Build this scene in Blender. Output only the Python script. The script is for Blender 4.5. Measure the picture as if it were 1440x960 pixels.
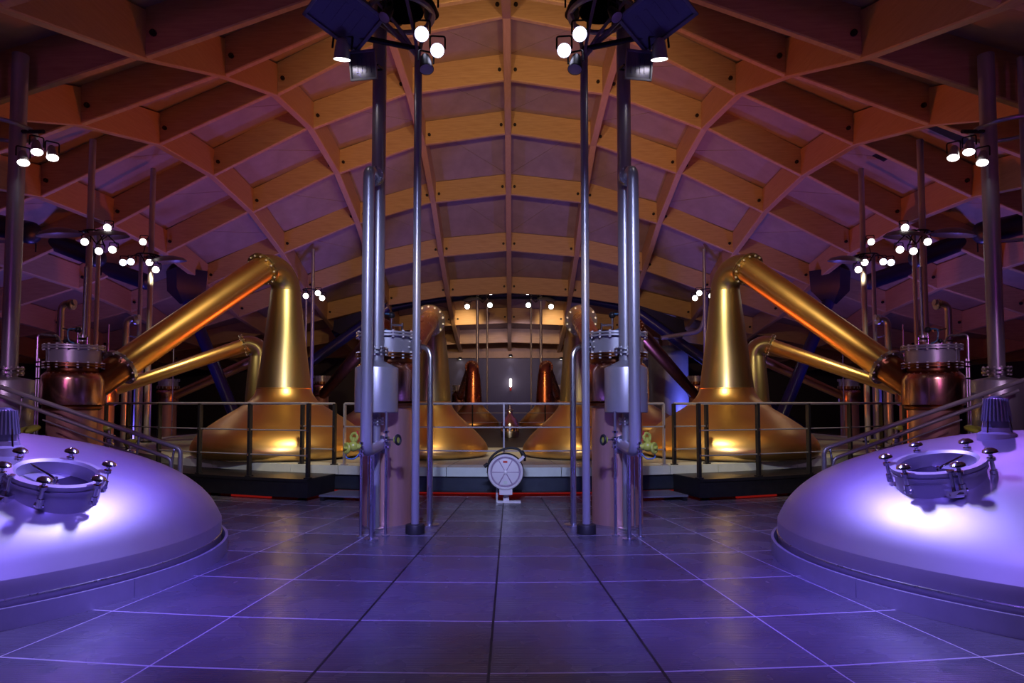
import bpy, math, random
from mathutils import Vector, Matrix
random.seed(7)
PI = math.pi
for o in list(bpy.data.objects): bpy.data.objects.remove(o)
scene = bpy.context.scene
COL = scene.collection

# ------------------------------------------------------------------ camera
F, CX, CY, PITCH = 940.0, 720.0, 521.0, math.radians(2.8)
CAM = Vector((0.14, 0.0, 1.62))
cd = bpy.data.cameras.new('camera'); cam = bpy.data.objects.new('camera', cd); COL.objects.link(cam)
cd.sensor_fit = 'HORIZONTAL'; cd.sensor_width = 36.0; cd.lens = 36.0 * F / 1440.0
cd.shift_y = (CY - 480.0) / 1440.0; cd.clip_start = 0.05; cd.clip_end = 200
cam.location = CAM; cam.rotation_euler = (PI / 2 + PITCH, 0, 0)
scene.camera = cam
vs = scene.view_settings
vs.view_transform = 'Standard'; vs.look = 'None'; vs.gamma = 1.0; vs.use_curve_mapping = False
vs.exposure = 0.0

# ------------------------------------------------------------------ world
w = bpy.data.worlds.new('world'); scene.world = w; w.use_nodes = True
w.node_tree.nodes['Background'].inputs[0].default_value = (0.10, 0.05, 0.18, 1)
w.node_tree.nodes['Background'].inputs[1].default_value = 0.3

# ------------------------------------------------------------------ added out-of-frame fill spots and deck uplights (lamps in view carry their own light)
def spot(name, loc, aim, color, watts, angle, blend=0.6, size=0.08, parent=None):
    d = bpy.data.lights.new(name, 'SPOT'); d.energy = watts; d.color = color
    d.spot_size = math.radians(angle); d.spot_blend = blend; d.shadow_soft_size = size
    o = bpy.data.objects.new(name, d); COL.objects.link(o)
    o.location = Vector(loc)
    o.rotation_euler = (Vector(aim) - Vector(loc)).to_track_quat('-Z', 'Y').to_euler()
    return o
BLUE = (0.20, 0.14, 1.0); VIOLET = (0.40, 0.16, 1.0); WARM = (1.0, 0.62, 0.30); ORANGE = (1.0, 0.17, 0.04)
COOL = (0.54, 0.60, 1.0); GOLD = (1.0, 0.78, 0.42)
for s in (-1, 1):
    # unseen fill spots added overhead for vessels, floor, vault, pipes, condensers and stills
    spot('added_vessel_fill', (s * 2.0, 2.1, 5.7), (s * 4.3, 4.7, 0.65), (0.55, 0.36, 1.0), 200, 40, 1.0, 0.3)
    spot('added_floor_blue', (s * 0.9, 1.4, 5.6), (s * 2.0, 6.6, 0.0), BLUE, 3000, 44, 1.0, 0.2)
    spot('added_violet_wash', (s * 3.0, 0.2, 5.4), (s * 1.2, 6.0, 0.0), VIOLET, 90, 95, 1.0, 0.3)
    spot('added_magenta_uplight', (s * 5.5, 1.0, 3.2), (s * 8.0, 12.0, 7.5), (0.62, 0.10, 0.70), 130, 100, 1.0, 0.3)
    spot('added_pipe_fill', (s * 0.5, 1.8, 5.5), (s * 1.72, 8.6, 1.9), COOL, 1500, 42, 1.0, 0.12)
    spot('added_condenser_fill', (s * 4.6, 1.4, 5.0), (s * 6.6, 10.3, 1.9), (0.95, 0.62, 0.95), 620, 20, 1.0, 0.12)
    spot('added_still_fill', (s * 0.9, 2.2, 5.6), (s * 4.6, 13.4, 0.95), GOLD, 1100, 22, 1.0, 0.2)
    spot('added_bell_still_fill', (s * 0.2, 2.4, 5.6), (s * 1.15, 13.6, 1.0), GOLD, 800, 13, 1.0, 0.2)
    # orange uplights set on the still deck
    spot('deck_orange_uplight', (s * 1.0, 18.2, 0.62), (s * 9.0, 17.5, 7.5), ORANGE, 800, 125, 0.9, 0.2)
    spot('deck_blue_uplight', (s * 6.5, 26.0, 0.62), (s * 7.5, 25.0, 9.0), BLUE, 700, 150, 0.9, 0.3)
    spot('deck_blue_uplight_side', (s * 12.2, 21.4, 0.2), (s * 12.6, 21.4, 9.0), BLUE, 750, 150, 0.9, 0.3)
spot('deck_violet_uplight', (0.0, 24.0, 0.62), (0.0, 25.0, 9.0), VIOLET, 180, 150, 0.9, 0.3)
spot('added_reel_fill', (0.0, 2.2, 5.6), (0.0, 11.4, 0.4), COOL, 900, 24, 1.0, 0.12)  # unseen fill spot added to brighten the reel and platform edge

# ------------------------------------------------------------------ pixel helpers (1440 x 960 frame)
_f = Vector((0, math.cos(PITCH), math.sin(PITCH))); _u = Vector((0, -math.sin(PITCH), math.cos(PITCH))); _r = Vector((1, 0, 0))
def ray(x, y): return _f + _r * ((x - CX) / F) + _u * ((CY - y) / F)
def P(x, y, Y):
    d = ray(x, y); return CAM + d * (Y / d.y)
def G(x, y, z=0.0):
    d = ray(x, y); return CAM + d * ((z - CAM.z) / d.z)

# ------------------------------------------------------------------ materials
def mat(name, color, metallic=0.0, rough=0.5, noise=None, ncol=None, bump=None, rvar=None, stretch=(1, 1, 1), emit=None, spec=None, coat=0.0):
    m = bpy.data.materials.new(name); m.use_nodes = True
    nt = m.node_tree; b = nt.nodes['Principled BSDF']
    b.inputs['Base Color'].default_value = (*color, 1); b.inputs['Metallic'].default_value = metallic
    b.inputs['Roughness'].default_value = rough
    if spec is not None: b.inputs['Specular IOR Level'].default_value = spec
    if coat: b.inputs['Coat Weight'].default_value = coat; b.inputs['Coat Roughness'].default_value = 0.12
    if emit:
        b.inputs['Emission Color'].default_value = (*emit[0], 1); b.inputs['Emission Strength'].default_value = emit[1]
    if noise or bump or rvar:
        tc = nt.nodes.new('ShaderNodeTexCoord'); mp = nt.nodes.new('ShaderNodeMapping')
        mp.inputs['Scale'].default_value = stretch
        nt.links.new(tc.outputs['Object'], mp.inputs['Vector'])
        n = nt.nodes.new('ShaderNodeTexNoise'); n.inputs['Scale'].default_value = noise or 6; n.inputs['Detail'].default_value = 6
        n.inputs['Roughness'].default_value = 0.6
        nt.links.new(mp.outputs[0], n.inputs['Vector'])
        if ncol:
            r = nt.nodes.new('ShaderNodeValToRGB'); r.color_ramp.elements[0].position = 0.32; r.color_ramp.elements[1].position = 0.68
            r.color_ramp.elements[0].color = (*color, 1); r.color_ramp.elements[1].color = (*ncol, 1)
            nt.links.new(n.outputs['Fac'], r.inputs[0]); nt.links.new(r.outputs[0], b.inputs['Base Color'])
        if rvar:
            r2 = nt.nodes.new('ShaderNodeMapRange'); r2.inputs['To Min'].default_value = rvar[0]; r2.inputs['To Max'].default_value = rvar[1]
            r2.inputs['From Min'].default_value = 0.3; r2.inputs['From Max'].default_value = 0.7
            nt.links.new(n.outputs['Fac'], r2.inputs[0]); nt.links.new(r2.outputs[0], b.inputs['Roughness'])
        if bump:
            bp = nt.nodes.new('ShaderNodeBump'); bp.inputs['Strength'].default_value = bump; bp.inputs['Distance'].default_value = 0.01
            nt.links.new(n.outputs['Fac'], bp.inputs['Height']); nt.links.new(bp.outputs[0], b.inputs['Normal'])
    return m
M = {}
M['beam'] = mat('laminated_spruce', (0.50, 0.30, 0.14), 0, 0.55, 3.0, (0.62, 0.40, 0.20), 0.08, stretch=(0.6, 0.6, 9))
M['rib'] = mat('spruce_rib', (0.52, 0.30, 0.15), 0, 0.5, 3.0, (0.60, 0.36, 0.19), 0.08, stretch=(9, 0.5, 9))
M['panel'] = mat('birch_ceiling_panel', (0.34, 0.25, 0.19), 0, 0.6, 1.6, (0.42, 0.31, 0.24), 0.05, stretch=(1, 1, 1))
M['black'] = mat('black_steel', (0.012, 0.012, 0.018), 0.3, 0.42, 8, (0.02, 0.02, 0.026), 0.05)
M['bolt_dark'] = mat('dark_connector', (0.02, 0.015, 0.015), 0.2, 0.5)
M['copper'] = mat('polished_gold_copper', (0.88, 0.60, 0.24), 1.0, 0.24, 1.3, (0.80, 0.50, 0.18), None, (0.30, 0.40), stretch=(1, 1, 0.6))
M['olive'] = mat('weathered_copper_neck', (0.52, 0.47, 0.27), 1.0, 0.27, 1.3, (0.50, 0.41, 0.20), None, (0.30, 0.42), stretch=(1, 1, 0.4))
M['redcopper'] = mat('red_copper', (0.66, 0.26, 0.12), 1.0, 0.28, 3, (0.56, 0.20, 0.09), None, (0.22, 0.36), stretch=(1, 1, 0.4))
M['darkcopper'] = mat('dark_lacquered_copper', (0.36, 0.16, 0.07), 1.0, 0.3, 3, (0.28, 0.11, 0.05), 0.03)
M['pinkcopper'] = mat('brushed_pink_copper', (0.80, 0.48, 0.40), 0.75, 0.42, 2.5, (0.70, 0.40, 0.33), 0.03, (0.36, 0.52), stretch=(5, 5, 0.25))
M['platecopper'] = mat('bright_rolled_copper', (0.80, 0.50, 0.38), 1.0, 0.22, 3, (0.62, 0.33, 0.24), 0.03, (0.16, 0.3), stretch=(7, 7, 0.15))
M['steel'] = mat('satin_steel', (0.60, 0.62, 0.68), 1.0, 0.30, 4, (0.54, 0.56, 0.62), 0.02, (0.24, 0.36), stretch=(4, 4, 0.4))
M['paintsteel'] = mat('grey_painted_steel', (0.48, 0.48, 0.56), 0.6, 0.34, 5, (0.44, 0.44, 0.52), None, (0.3, 0.38))
M['boltglint'] = mat('chrome_bolt_glint', (0.80, 0.78, 0.82), 0.2, 0.3)  # white base colour stands in for the glint of chrome bolts
M['chrome'] = mat('bright_chrome', (0.78, 0.78, 0.82), 1.0, 0.14)
M['vessel'] = mat('brushed_vessel_steel', (0.58, 0.55, 0.66), 0.92, 0.48, 2.5, (0.54, 0.51, 0.62), None, (0.46, 0.52), stretch=(1, 1, 1))
M['kerb'] = mat('kerb_steel', (0.48, 0.48, 0.54), 0.5, 0.42, 5, (0.42, 0.42, 0.48), 0.03)
M['pale'] = mat('pale_stone_trim', (0.56, 0.62, 0.60), 0.0, 0.42, 5, (0.48, 0.54, 0.53), 0.04)
M['palefloor'] = mat('pale_deck_slab', (0.34, 0.34, 0.31), 0.0, 0.38, 4, (0.28, 0.28, 0.26), 0.04)
M['fascia'] = mat('blue_black_fascia', (0.045, 0.055, 0.085), 0.4, 0.35, 5, (0.035, 0.042, 0.07), 0.03)
M['pitdark'] = mat('dark_pit_tone', (0.02, 0.02, 0.025), 0.4, 0.5)  # dark tone stands in for the dark pit at the platform centre
M['redstrip'] = mat('red_light_strip', (0.3, 0.01, 0.01), 0, 0.3, emit=((1.0, 0.03, 0.02), 0.14))
M['lens'] = mat('lit_lens_warm', (0.9, 0.9, 0.9), 0, 0.3, emit=((1.0, 0.90, 0.82), 9.0))
M['lensb'] = mat('lit_lens_blue', (0.9, 0.9, 0.9), 0, 0.3, emit=((0.72, 0.72, 1.0), 9.0))
M['lensdim'] = mat('unlit_lens', (0.5, 0.45, 0.5), 0.2, 0.2)
M['lampgrey'] = mat('grey_lamp_housing', (0.20, 0.21, 0.26), 0.2, 0.4)
M['lampblack'] = mat('black_lamp_housing', (0.015, 0.015, 0.02), 0.2, 0.4)
M['reflector'] = mat('flood_reflector', (0.20, 0.20, 0.28), 0.6, 0.25)
M['navy'] = mat('navy_painted_steel', (0.020, 0.022, 0.15), 0.1, 0.28, coat=0.3)
M['darknavy'] = mat('dark_navy_duct', (0.012, 0.012, 0.045), 0.1, 0.4)
M['lime'] = mat('lime_enamel', (0.42, 0.50, 0.05), 0.0, 0.35)
M['limeline'] = mat('red_enamel', (0.5, 0.03, 0.02), 0.0, 0.35)
M['rubber'] = mat('black_rubber', (0.012, 0.012, 0.014), 0.0, 0.55)
M['reel'] = mat('lavender_grey_enamel', (0.62, 0.58, 0.68), 0.1, 0.35)
M['darkline'] = mat('purple_groove_paint', (0.30, 0.22, 0.36), 0.0, 0.5)
M['glassdark'] = mat('dark_sight_glass', (0.02, 0.012, 0.04), 0.0, 0.06, spec=0.9)
M['wall'] = mat('slate_grey_wall', (0.085, 0.075, 0.12), 0, 0.6, 2, (0.075, 0.066, 0.105), 0.03)
M['walltimber'] = mat('timber_upper_wall', (0.42, 0.26, 0.14), 0, 0.6, 3, (0.48, 0.30, 0.17), 0.03)
M['tankblue'] = mat('matt_steel_tank', (0.30, 0.34, 0.48), 0.5, 0.45, 4, (0.26, 0.30, 0.44), 0.02)
M['bluehose'] = mat('blue_hose', (0.05, 0.16, 0.30), 0, 0.4)
M['joint'] = mat('floor_joint_strip', (0.55, 0.52, 0.62), 0.0, 0.35)
M['blackjoint'] = mat('rubber_expansion_joint', (0.008, 0.007, 0.012), 0, 0.6)
# floor slabs: dark slate with a fine ribbed finish
def slate():
    m = bpy.data.materials.new('ribbed_slate_floor'); m.use_nodes = True
    nt = m.node_tree; b = nt.nodes['Principled BSDF']; L = nt.links.new
    tc = nt.nodes.new('ShaderNodeTexCoord')
    n = nt.nodes.new('ShaderNodeTexNoise'); n.inputs['Scale'].default_value = 1.2; n.inputs['Detail'].default_value = 3; L(tc.outputs['Object'], n.inputs['Vector'])
    oi = nt.nodes.new('ShaderNodeObjectInfo')
    r = nt.nodes.new('ShaderNodeValToRGB'); r.color_ramp.elements[0].position = 0.3; r.color_ramp.elements[1].position = 0.7
    r.color_ramp.elements[0].color = (0.085, 0.08, 0.105, 1); r.color_ramp.elements[1].color = (0.135, 0.13, 0.165, 1)
    L(n.outputs['Fac'], r.inputs[0])
    mx = nt.nodes.new('ShaderNodeMix'); mx.data_type = 'RGBA'; mx.blend_type = 'MULTIPLY'; mx.inputs[0].default_value = 1
    mr = nt.nodes.new('ShaderNodeMapRange'); mr.inputs['To Min'].default_value = 0.8; mr.inputs['To Max'].default_value = 1.15
    L(oi.outputs['Random'], mr.inputs[0]); L(r.outputs[0], mx.inputs[6]); L(mr.outputs[0], mx.inputs[7]); L(mx.outputs[2], b.inputs['Base Color'])
    n2 = nt.nodes.new('ShaderNodeTexNoise'); n2.inputs['Scale'].default_value = 2; n2.inputs['Detail'].default_value = 2.5; L(tc.outputs['Object'], n2.inputs['Vector'])
    rr = nt.nodes.new('ShaderNodeMapRange'); rr.inputs['From Min'].default_value = 0.3; rr.inputs['From Max'].default_value = 0.7
    rr.inputs['To Min'].default_value = 0.20; rr.inputs['To Max'].default_value = 0.32
    L(n2.outputs['Fac'], rr.inputs[0]); L(rr.outputs[0], b.inputs['Roughness'])
    wv = nt.nodes.new('ShaderNodeTexWave'); wv.bands_direction = 'Y'; wv.inputs['Scale'].default_value = 11.0; wv.inputs['Distortion'].default_value = 0.4
    wv.inputs['Detail'].default_value = 2; L(tc.outputs['Object'], wv.inputs['Vector'])
    ad = nt.nodes.new('ShaderNodeMath'); ad.operation = 'MULTIPLY_ADD'; ad.inputs[1].default_value = 0.25; L(n2.outputs['Fac'], ad.inputs[0]); L(wv.outputs['Fac'], ad.inputs[2])
    bp = nt.nodes.new('ShaderNodeBump'); bp.inputs['Strength'].default_value = 0.22; bp.inputs['Distance'].default_value = 0.006
    L(ad.outputs[0], bp.inputs['Height']); L(bp.outputs[0], b.inputs['Normal'])
    b.inputs['Specular IOR Level'].default_value = 0.33
    return m
M['slate'] = slate()

# ------------------------------------------------------------------ mesh builder
class MB:
    def __init__(s): s.v = []; s.f = []
    def add(s, vs_, fs): 
        k = len(s.v); s.v += [tuple(p) for p in vs_]; s.f += [tuple(i + k for i in f) for f in fs]; return s
    def box(s, c, size, rot=None):
        hx, hy, hz = size[0] / 2, size[1] / 2, size[2] / 2
        pts = [Vector((x, y, z)) for x in (-hx, hx) for y in (-hy, hy) for z in (-hz, hz)]
        if rot is not None: pts = [rot @ p for p in pts]
        c = Vector(c)
        return s.add([p + c for p in pts], [(0, 1, 3, 2), (4, 6, 7, 5), (0, 4, 5, 1), (2, 3, 7, 6), (0, 2, 6, 4), (1, 5, 7, 3)])
    def lathe(s, prof, c=(0, 0, 0), n=24, axis=None, close=True):
        c = Vector(c); R = Matrix.Identity(3) if axis is None else Vector((0, 0, 1)).rotation_difference(Vector(axis).normalized()).to_matrix()
        pts = []; fs = []
        for r, z in prof:
            for i in range(n):
                a = 2 * PI * i / n; pts.append(c + R @ Vector((r * math.cos(a), r * math.sin(a), z)))
        m = len(prof)
        for j in range(m - 1):
            for i in range(n):
                i2 = (i + 1) % n; fs.append((j * n + i, j * n + i2, (j + 1) * n + i2, (j + 1) * n + i))
        if close:
            if prof[0][0] > 1e-4: fs.append(tuple(range(n - 1, -1, -1)))
            if prof[-1][0] > 1e-4: fs.append(tuple((m - 1) * n + i for i in range(n)))
        return s.add(pts, fs)
    def cyl(s, a, b, r, r2=None, n=16):
        a = Vector(a); b = Vector(b); return s.lathe([(r, 0), (r if r2 is None else r2, (b - a).length)], a, n, b - a)
    def tube(s, path, rad, n=14, caps=True):
        path = [Vector(p) for p in path]; m = len(path)
        rad = rad if isinstance(rad, (list, tuple)) else [rad] * m
        tans = []
        for i in range(m):
            t = (path[min(i + 1, m - 1)] - path[max(i - 1, 0)]); tans.append(t.normalized())
        ref = Vector((0, 0, 1)) if abs(tans[0].z) < 0.9 else Vector((1, 0, 0))
        nrm = (ref - tans[0] * ref.dot(tans[0])).normalized(); pts = []; fs = []
        for i in range(m):
            nrm = (nrm - tans[i] * nrm.dot(tans[i])).normalized(); bn = tans[i].cross(nrm)
            for k in range(n):
                a = 2 * PI * k / n; pts.append(path[i] + (nrm * math.cos(a) + bn * math.sin(a)) * rad[i])
        for i in range(m - 1):
            for k in range(n):
                k2 = (k + 1) % n; fs.append((i * n + k, i * n + k2, (i + 1) * n + k2, (i + 1) * n + k))
        if caps: fs.append(tuple(range(n - 1, -1, -1))); fs.append(tuple((m - 1) * n + k for k in range(n)))
        return s.add(pts, fs)
    def sphere(s, c, r, n=12, sz=1.0):
        return s.lathe([(max(1e-5, r * math.sin(PI * j / (n // 2))), -r * sz * math.cos(PI * j / (n // 2))) for j in range(n // 2 + 1)], c, n, close=False)
    def torus(s, c, R, r, axis=(0, 0, 1), n=32, k=8, a0=0, a1=2 * PI):
        q = Vector((0, 0, 1)).rotation_difference(Vector(axis).normalized()).to_matrix(); c = Vector(c)
        full = abs(a1 - a0 - 2 * PI) < 1e-6
        pts = [c + q @ Vector((R * math.cos(a0 + (a1 - a0) * i / n), R * math.sin(a0 + (a1 - a0) * i / n), 0)) for i in range(n + 1)]
        if not full: return s.tube(pts, r, k)
        vs_ = []; fs = []
        for i in range(n):
            a = 2 * PI * i / n
            for j in range(k):
                b = 2 * PI * j / k
                vs_.append(c + q @ Vector(((R + r * math.cos(b)) * math.cos(a), (R + r * math.cos(b)) * math.sin(a), r * math.sin(b))))
        for i in range(n):
            for j in range(k):
                i2, j2 = (i + 1) % n, (j + 1) % k
                fs.append((i * k + j, i2 * k + j, i2 * k + j2, i * k + j2))
        return s.add(vs_, fs)
    def bolts(s, c, R, n, r=0.012, h=0.02, axis=(0, 0, 1), both=True):
        q = Vector((0, 0, 1)).rotation_difference(Vector(axis).normalized()).to_matrix(); c = Vector(c); ax = Vector(axis).normalized()
        for i in range(n):
            a = 2 * PI * (i + 0.5) / n; p = c + q @ Vector((R * math.cos(a), R * math.sin(a), 0))
            s.cyl(p - ax * h, p + ax * h, r, n=6)
        return s

SX = 1          # -1 mirrors what is being built across the hall's middle plane
def mir(p): return Vector((p[0] * SX, p[1], p[2]))
class Thing:
    def __init__(s, name, label, cat, loc, group=None, kind=None):
        s.sx = SX; s.loc = mir(loc)
        s.o = bpy.data.objects.new(name, None); COL.objects.link(s.o); s.o.location = s.loc; s.o.empty_display_size = 0.1
        if kind: s.o['kind'] = kind
        if label: s.o['label'] = label
        if cat: s.o['category'] = cat
        if group: s.o['group'] = group
    def part(s, name, mb, material, parent=None, label=None, kind=None, smooth=35):
        o = link_mesh(name, mb, material, s.loc, s.sx, smooth)
        o.parent = parent or s.o
        if label: o['label'] = label
        if kind: o['kind'] = kind
        return o
def link_mesh(name, mb, material, loc, sx, smooth=35):
    me = bpy.data.meshes.new(name)
    vs_ = [(p[0] * sx - loc[0], p[1] - loc[1], p[2] - loc[2]) for p in mb.v]
    fs = mb.f if sx > 0 else [tuple(reversed(f)) for f in mb.f]
    me.from_pydata(vs_, [], fs); me.update()
    if smooth:
        me.polygons.foreach_set('use_smooth', [True] * len(me.polygons)); me.set_sharp_from_angle(angle=math.radians(smooth))
    me.materials.append(M[material])
    o = bpy.data.objects.new(name, me); COL.objects.link(o)
    return o
def solo(name, mb, material, label, cat, group=None, loc=(0, 0, 0), smooth=35, kind=None):
    l = mir(loc); o = link_mesh(name, mb, material, l, SX, smooth); o.location = l
    if label: o['label'] = label
    if cat: o['category'] = cat
    if group: o['group'] = group
    if kind: o['kind'] = kind
    return o
def arc(c, p0, p1, n=8):
    """quarter-like bend from p0 to p1, rounding the corner c"""
    c, p0, p1 = Vector(c), Vector(p0), Vector(p1); out = []
    for i in range(n + 1):
        t = i / n; out.append(p0 * (1 - t) ** 2 + c * 2 * t * (1 - t) + p1 * t * t)
    return out
def bendpath(pts, rad=0.2, n=6):
    pts = [Vector(p) for p in pts]; out = [pts[0]]
    for i in range(1, len(pts) - 1):
        a, b, c = pts[i - 1], pts[i], pts[i + 1]
        r = min(rad, (a - b).length * 0.49, (c - b).length * 0.49)
        out += arc(b, b + (a - b).normalized() * r, b + (c - b).normalized() * r, n)
    return out + [pts[-1]]

# ================================================================== the setting
RC = Vector((0, 23.0, 0))                       # centre of the round still platform; floor slabs radiate from it
def pol(r, a, z=0.0): return Vector((r * math.sin(a), 23.0 - r * math.cos(a), z))
# ---- floor
floor = Thing('floor', None, None, (0, 0, 0), kind='structure')
mb = MB(); mb.box((0, 17.5, -0.0512), (52, 49.5, 0.1)); floor.part('floor_joint_bed', mb, 'joint')
RR = [23.2, 22.1, 21.0, 19.93, 18.9, 17.94, 16.86, 15.82, 14.75, 13.7, 12.65, 11.3]
DA = 0.0557
tiles = 0
for i in range(len(RR) - 1):
    ro, ri = RR[i], RR[i + 1]
    for k in range(-12, 12):
        a0, a1 = k * DA, (k + 1) * DA
        g = 0.007; gr = 0.011
        cpt = pol((ro + ri) / 2, (a0 + a1) / 2)
        if cpt.x < -8.8 or cpt.x > 8.8 or cpt.y < -1.4: continue
        if math.hypot(abs(cpt.x) - 5.52, cpt.y - 6.58) < 1.6: continue
        loc = pol((ro + ri) / 2, (a0 + a1) / 2, 0)
        q = [pol(ro - gr, a0 + g / ro), pol(ro - gr, a1 - g / ro), pol(ri + gr, a1 - g / ri), pol(ri + gr, a0 + g / ri)]
        mb = MB(); mb.add([(p.x, p.y, 0.0) for p in q] + [(p.x, p.y, -0.03) for p in q],
               [(0, 1, 2, 3), (4, 7, 6, 5), (0, 4, 5, 1), (1, 5, 6, 2), (2, 6, 7, 3), (3, 7, 4, 0)])
        me_o = link_mesh('floor_slab', mb, 'slate', loc, 1, 0); me_o.location = loc; me_o.parent = floor.o; tiles += 1
for k in (-1, 0, 1):
    mb = MB(); a = k * DA; p0, p1 = pol(23.2, a, -0.001), pol(11.45, a, -0.001); d = (p1 - p0).normalized(); n_ = Vector((d.y, -d.x, 0)) * 0.009
    mb.add([p0 - n_, p0 + n_, p1 + n_, p1 - n_], [(0, 1, 2, 3)]); mb.add([p0 - n_ + Vector((0, 0, .002)), p0 + n_ + Vector((0, 0, .002)), p1 + n_ + Vector((0, 0, .002)), p1 - n_ + Vector((0, 0, .002))], [(0, 1, 2, 3)])
    floor.part('expansion_joint', mb, 'blackjoint', label='black rubber expansion joint', smooth=0)

# ---- timber vault
YK = [-8.0, -4.7, -1.6, 1.5, 4.6, 7.7, 10.8, 13.8, 16.9, 20.0, 23.1, 26.3, 29.4, 32.6, 35.7, 38.9, 42.2]
CH = [3.6, 4.0, 4.4, 4.8, 5.3, 6.0, 7.1, 8.65, 10.0, 9.85, 9.45, 8.3, 6.75, 5.40, 4.30, 3.55, 3.0]
D6 = [1.2, 1.2, 1.2, 1.2, 1.2, 1.3, 1.4, 1.75, 2.05, 1.5, 1.4, 1.16, 0.9, 0.6, 0.45, 0.35, 0.3]
DD = [0.5, 0.5, 0.5, 0.6, 0.7, 0.8, 0.95, 1.05, 1.3, 1.45, 1.38, 1.2, 1.0, 0.7, 0.5, 0.35, 0.25]
XS = [3.0 * i for i in range(-8, 9)]
def roof_node(i, k):
    x = abs(XS[i]); n = round(x / 3)
    base = [0, 0.28 * D6[k], D6[k]]
    d = base[n] if n <= 2 else D6[k] + DD[k] * [1.0, 2.05, 2.95, 3.6, 4.0, 4.2][n - 3]
    return 1.62 + max(CH[k] - d, 2.0)
def roof_at(x, y):
    k = max(0, min(len(YK) - 2, next((j for j in range(len(YK) - 1) if YK[j + 1] >= y), len(YK) - 2)))
    i = max(0, min(len(XS) - 2, int((x + 24) // 3)))
    u = (x - XS[i]) / 3; v = (y - YK[k]) / (YK[k + 1] - YK[k])
    return (roof_node(i, k) * (1 - u) + roof_node(i + 1, k) * u) * (1 - v) + (roof_node(i, k + 1) * (1 - u) + roof_node(i + 1, k + 1) * u) * v
BD = 0.82
ceiling = Thing('ceiling', None, None, (0, 0, 0), kind='structure')
bolt_mesh = None
bolts_made = 0
def beam(p0, p1, wd, nm, material, drop=0.0):
    p0 = Vector(p0); p1 = Vector(p1); d = p1 - p0; dh = Vector((d.x, d.y, 0)).normalized(); n_ = Vector((-dh.y, dh.x, 0)) * (wd / 2)
    c = 0.02; up = Vector((0, 0, 1)); mb = MB(); vs_ = []
    for p in (p0, p1):
        p = p - up * drop
        vs_ += [p - n_ + up * BD, p - n_ + up * c, p - n_ * (1 - 2 * c / wd), p + n_ * (1 - 2 * c / wd), p + n_ + up * c, p + n_ + up * BD]
    mb.add(vs_, [(0, 6, 7, 1), (1, 7, 8, 2), (2, 8, 9, 3), (3, 9, 10, 4), (4, 10, 11, 5), (5, 11, 6, 0), (0, 1, 2, 3, 4, 5), (11, 10, 9, 8, 7, 6)])
    loc = (p0 + p1) / 2
    o = link_mesh(nm, mb, material, loc, 1, 0); o.location = loc; o.parent = ceiling.o
    return o, loc
def connector(parent, loc, p):
    global bolt_mesh, bolts_made
    if bolt_mesh is None:
        b = MB(); b.cyl((0, 0.10, 0), (0, -0.05, 0), 0.055, n=8); b.cyl((0, -0.05, 0), (0, -0.08, 0), 0.03, n=6)
        t = link_mesh('connector_bolt', b, 'bolt_dark', Vector((0, 0, 0)), 1, 35); bolt_mesh = t.data; bpy.data.objects.remove(t)
    o = bpy.data.objects.new('connector_bolt', bolt_mesh); COL.objects.link(o); o.parent = parent; o.location = Vector(p) - loc; bolts_made += 1
for k in range(len(YK)):
    for i in range(len(XS)):
        z = roof_node(i, k)
        if i < len(XS) - 1 and k < len(YK) - 1 or (i < len(XS) - 1):
            p0 = Vector((XS[i] + 0.10, YK[k], 0)); p1 = Vector((XS[i + 1] - 0.10, YK[k], 0))
            p0.z = z; p1.z = roof_node(i + 1, k)
            o, l = beam(p0, p1, 0.15, 'cross_beam', 'beam')
            if 2 <= i <= 13 and 5 <= k <= 14:
                for t in (0.05, 0.95):
                    q = p0.lerp(p1, t); connector(o, l, (q.x, q.y - 0.075, q.z + 0.33))
        if k < len(YK) - 1:
            p0 = Vector((XS[i], YK[k], z)); p1 = Vector((XS[i], YK[k + 1], roof_node(i, k + 1)))
            beam(p0, p1, 0.22, 'rib_beam', 'rib', 0.02)
        if i < len(XS) - 1 and k < len(YK) - 1:
            a = Vector((XS[i], YK[k], z + BD)); b = Vector((XS[i + 1], YK[k], roof_node(i + 1, k) + BD))
            c = Vector((XS[i + 1], YK[k + 1], roof_node(i + 1, k + 1) + BD)); d = Vector((XS[i], YK[k + 1], roof_node(i, k + 1) + BD))
            tri = [(a, b, d), (b, c, d)] if XS[i] < 0 else [(a, b, c), (a, c, d)]
            if XS[i] < 0: tri = [(a, b, c), (a, c, d)]
            else: tri = [(a, b, d), (b, c, d)]
            mb = MB()
            for t in tri:
                m_ = (t[0] + t[1] + t[2]) / 3
                q = [p + (m_ - p) * 0.012 for p in t]; up = Vector((0, 0, 0.06))
                mb.add(q + [p + up for p in q], [(2, 1, 0), (3, 4, 5), (0, 1, 4, 3), (1, 2, 5, 4), (2, 0, 3, 5)])
            loc = (a + c) / 2; o = link_mesh('roof_panel', mb, 'panel', loc, 1, 0); o.location = loc; o.parent = ceiling.o
# weather deck over the panels closes the joints
mb = MB(); nx, ny = len(XS), len(YK)
mb.add([(XS[i], YK[k], roof_node(i, k) + BD + 0.07) for k in range(ny) for i in range(nx)],
       [(k * nx + i, (k + 1) * nx + i, (k + 1) * nx + i + 1, k * nx + i + 1) for k in range(ny - 1) for i in range(nx - 1)])
ceiling.part('roof_deck', mb, 'black', smooth=0)

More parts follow.
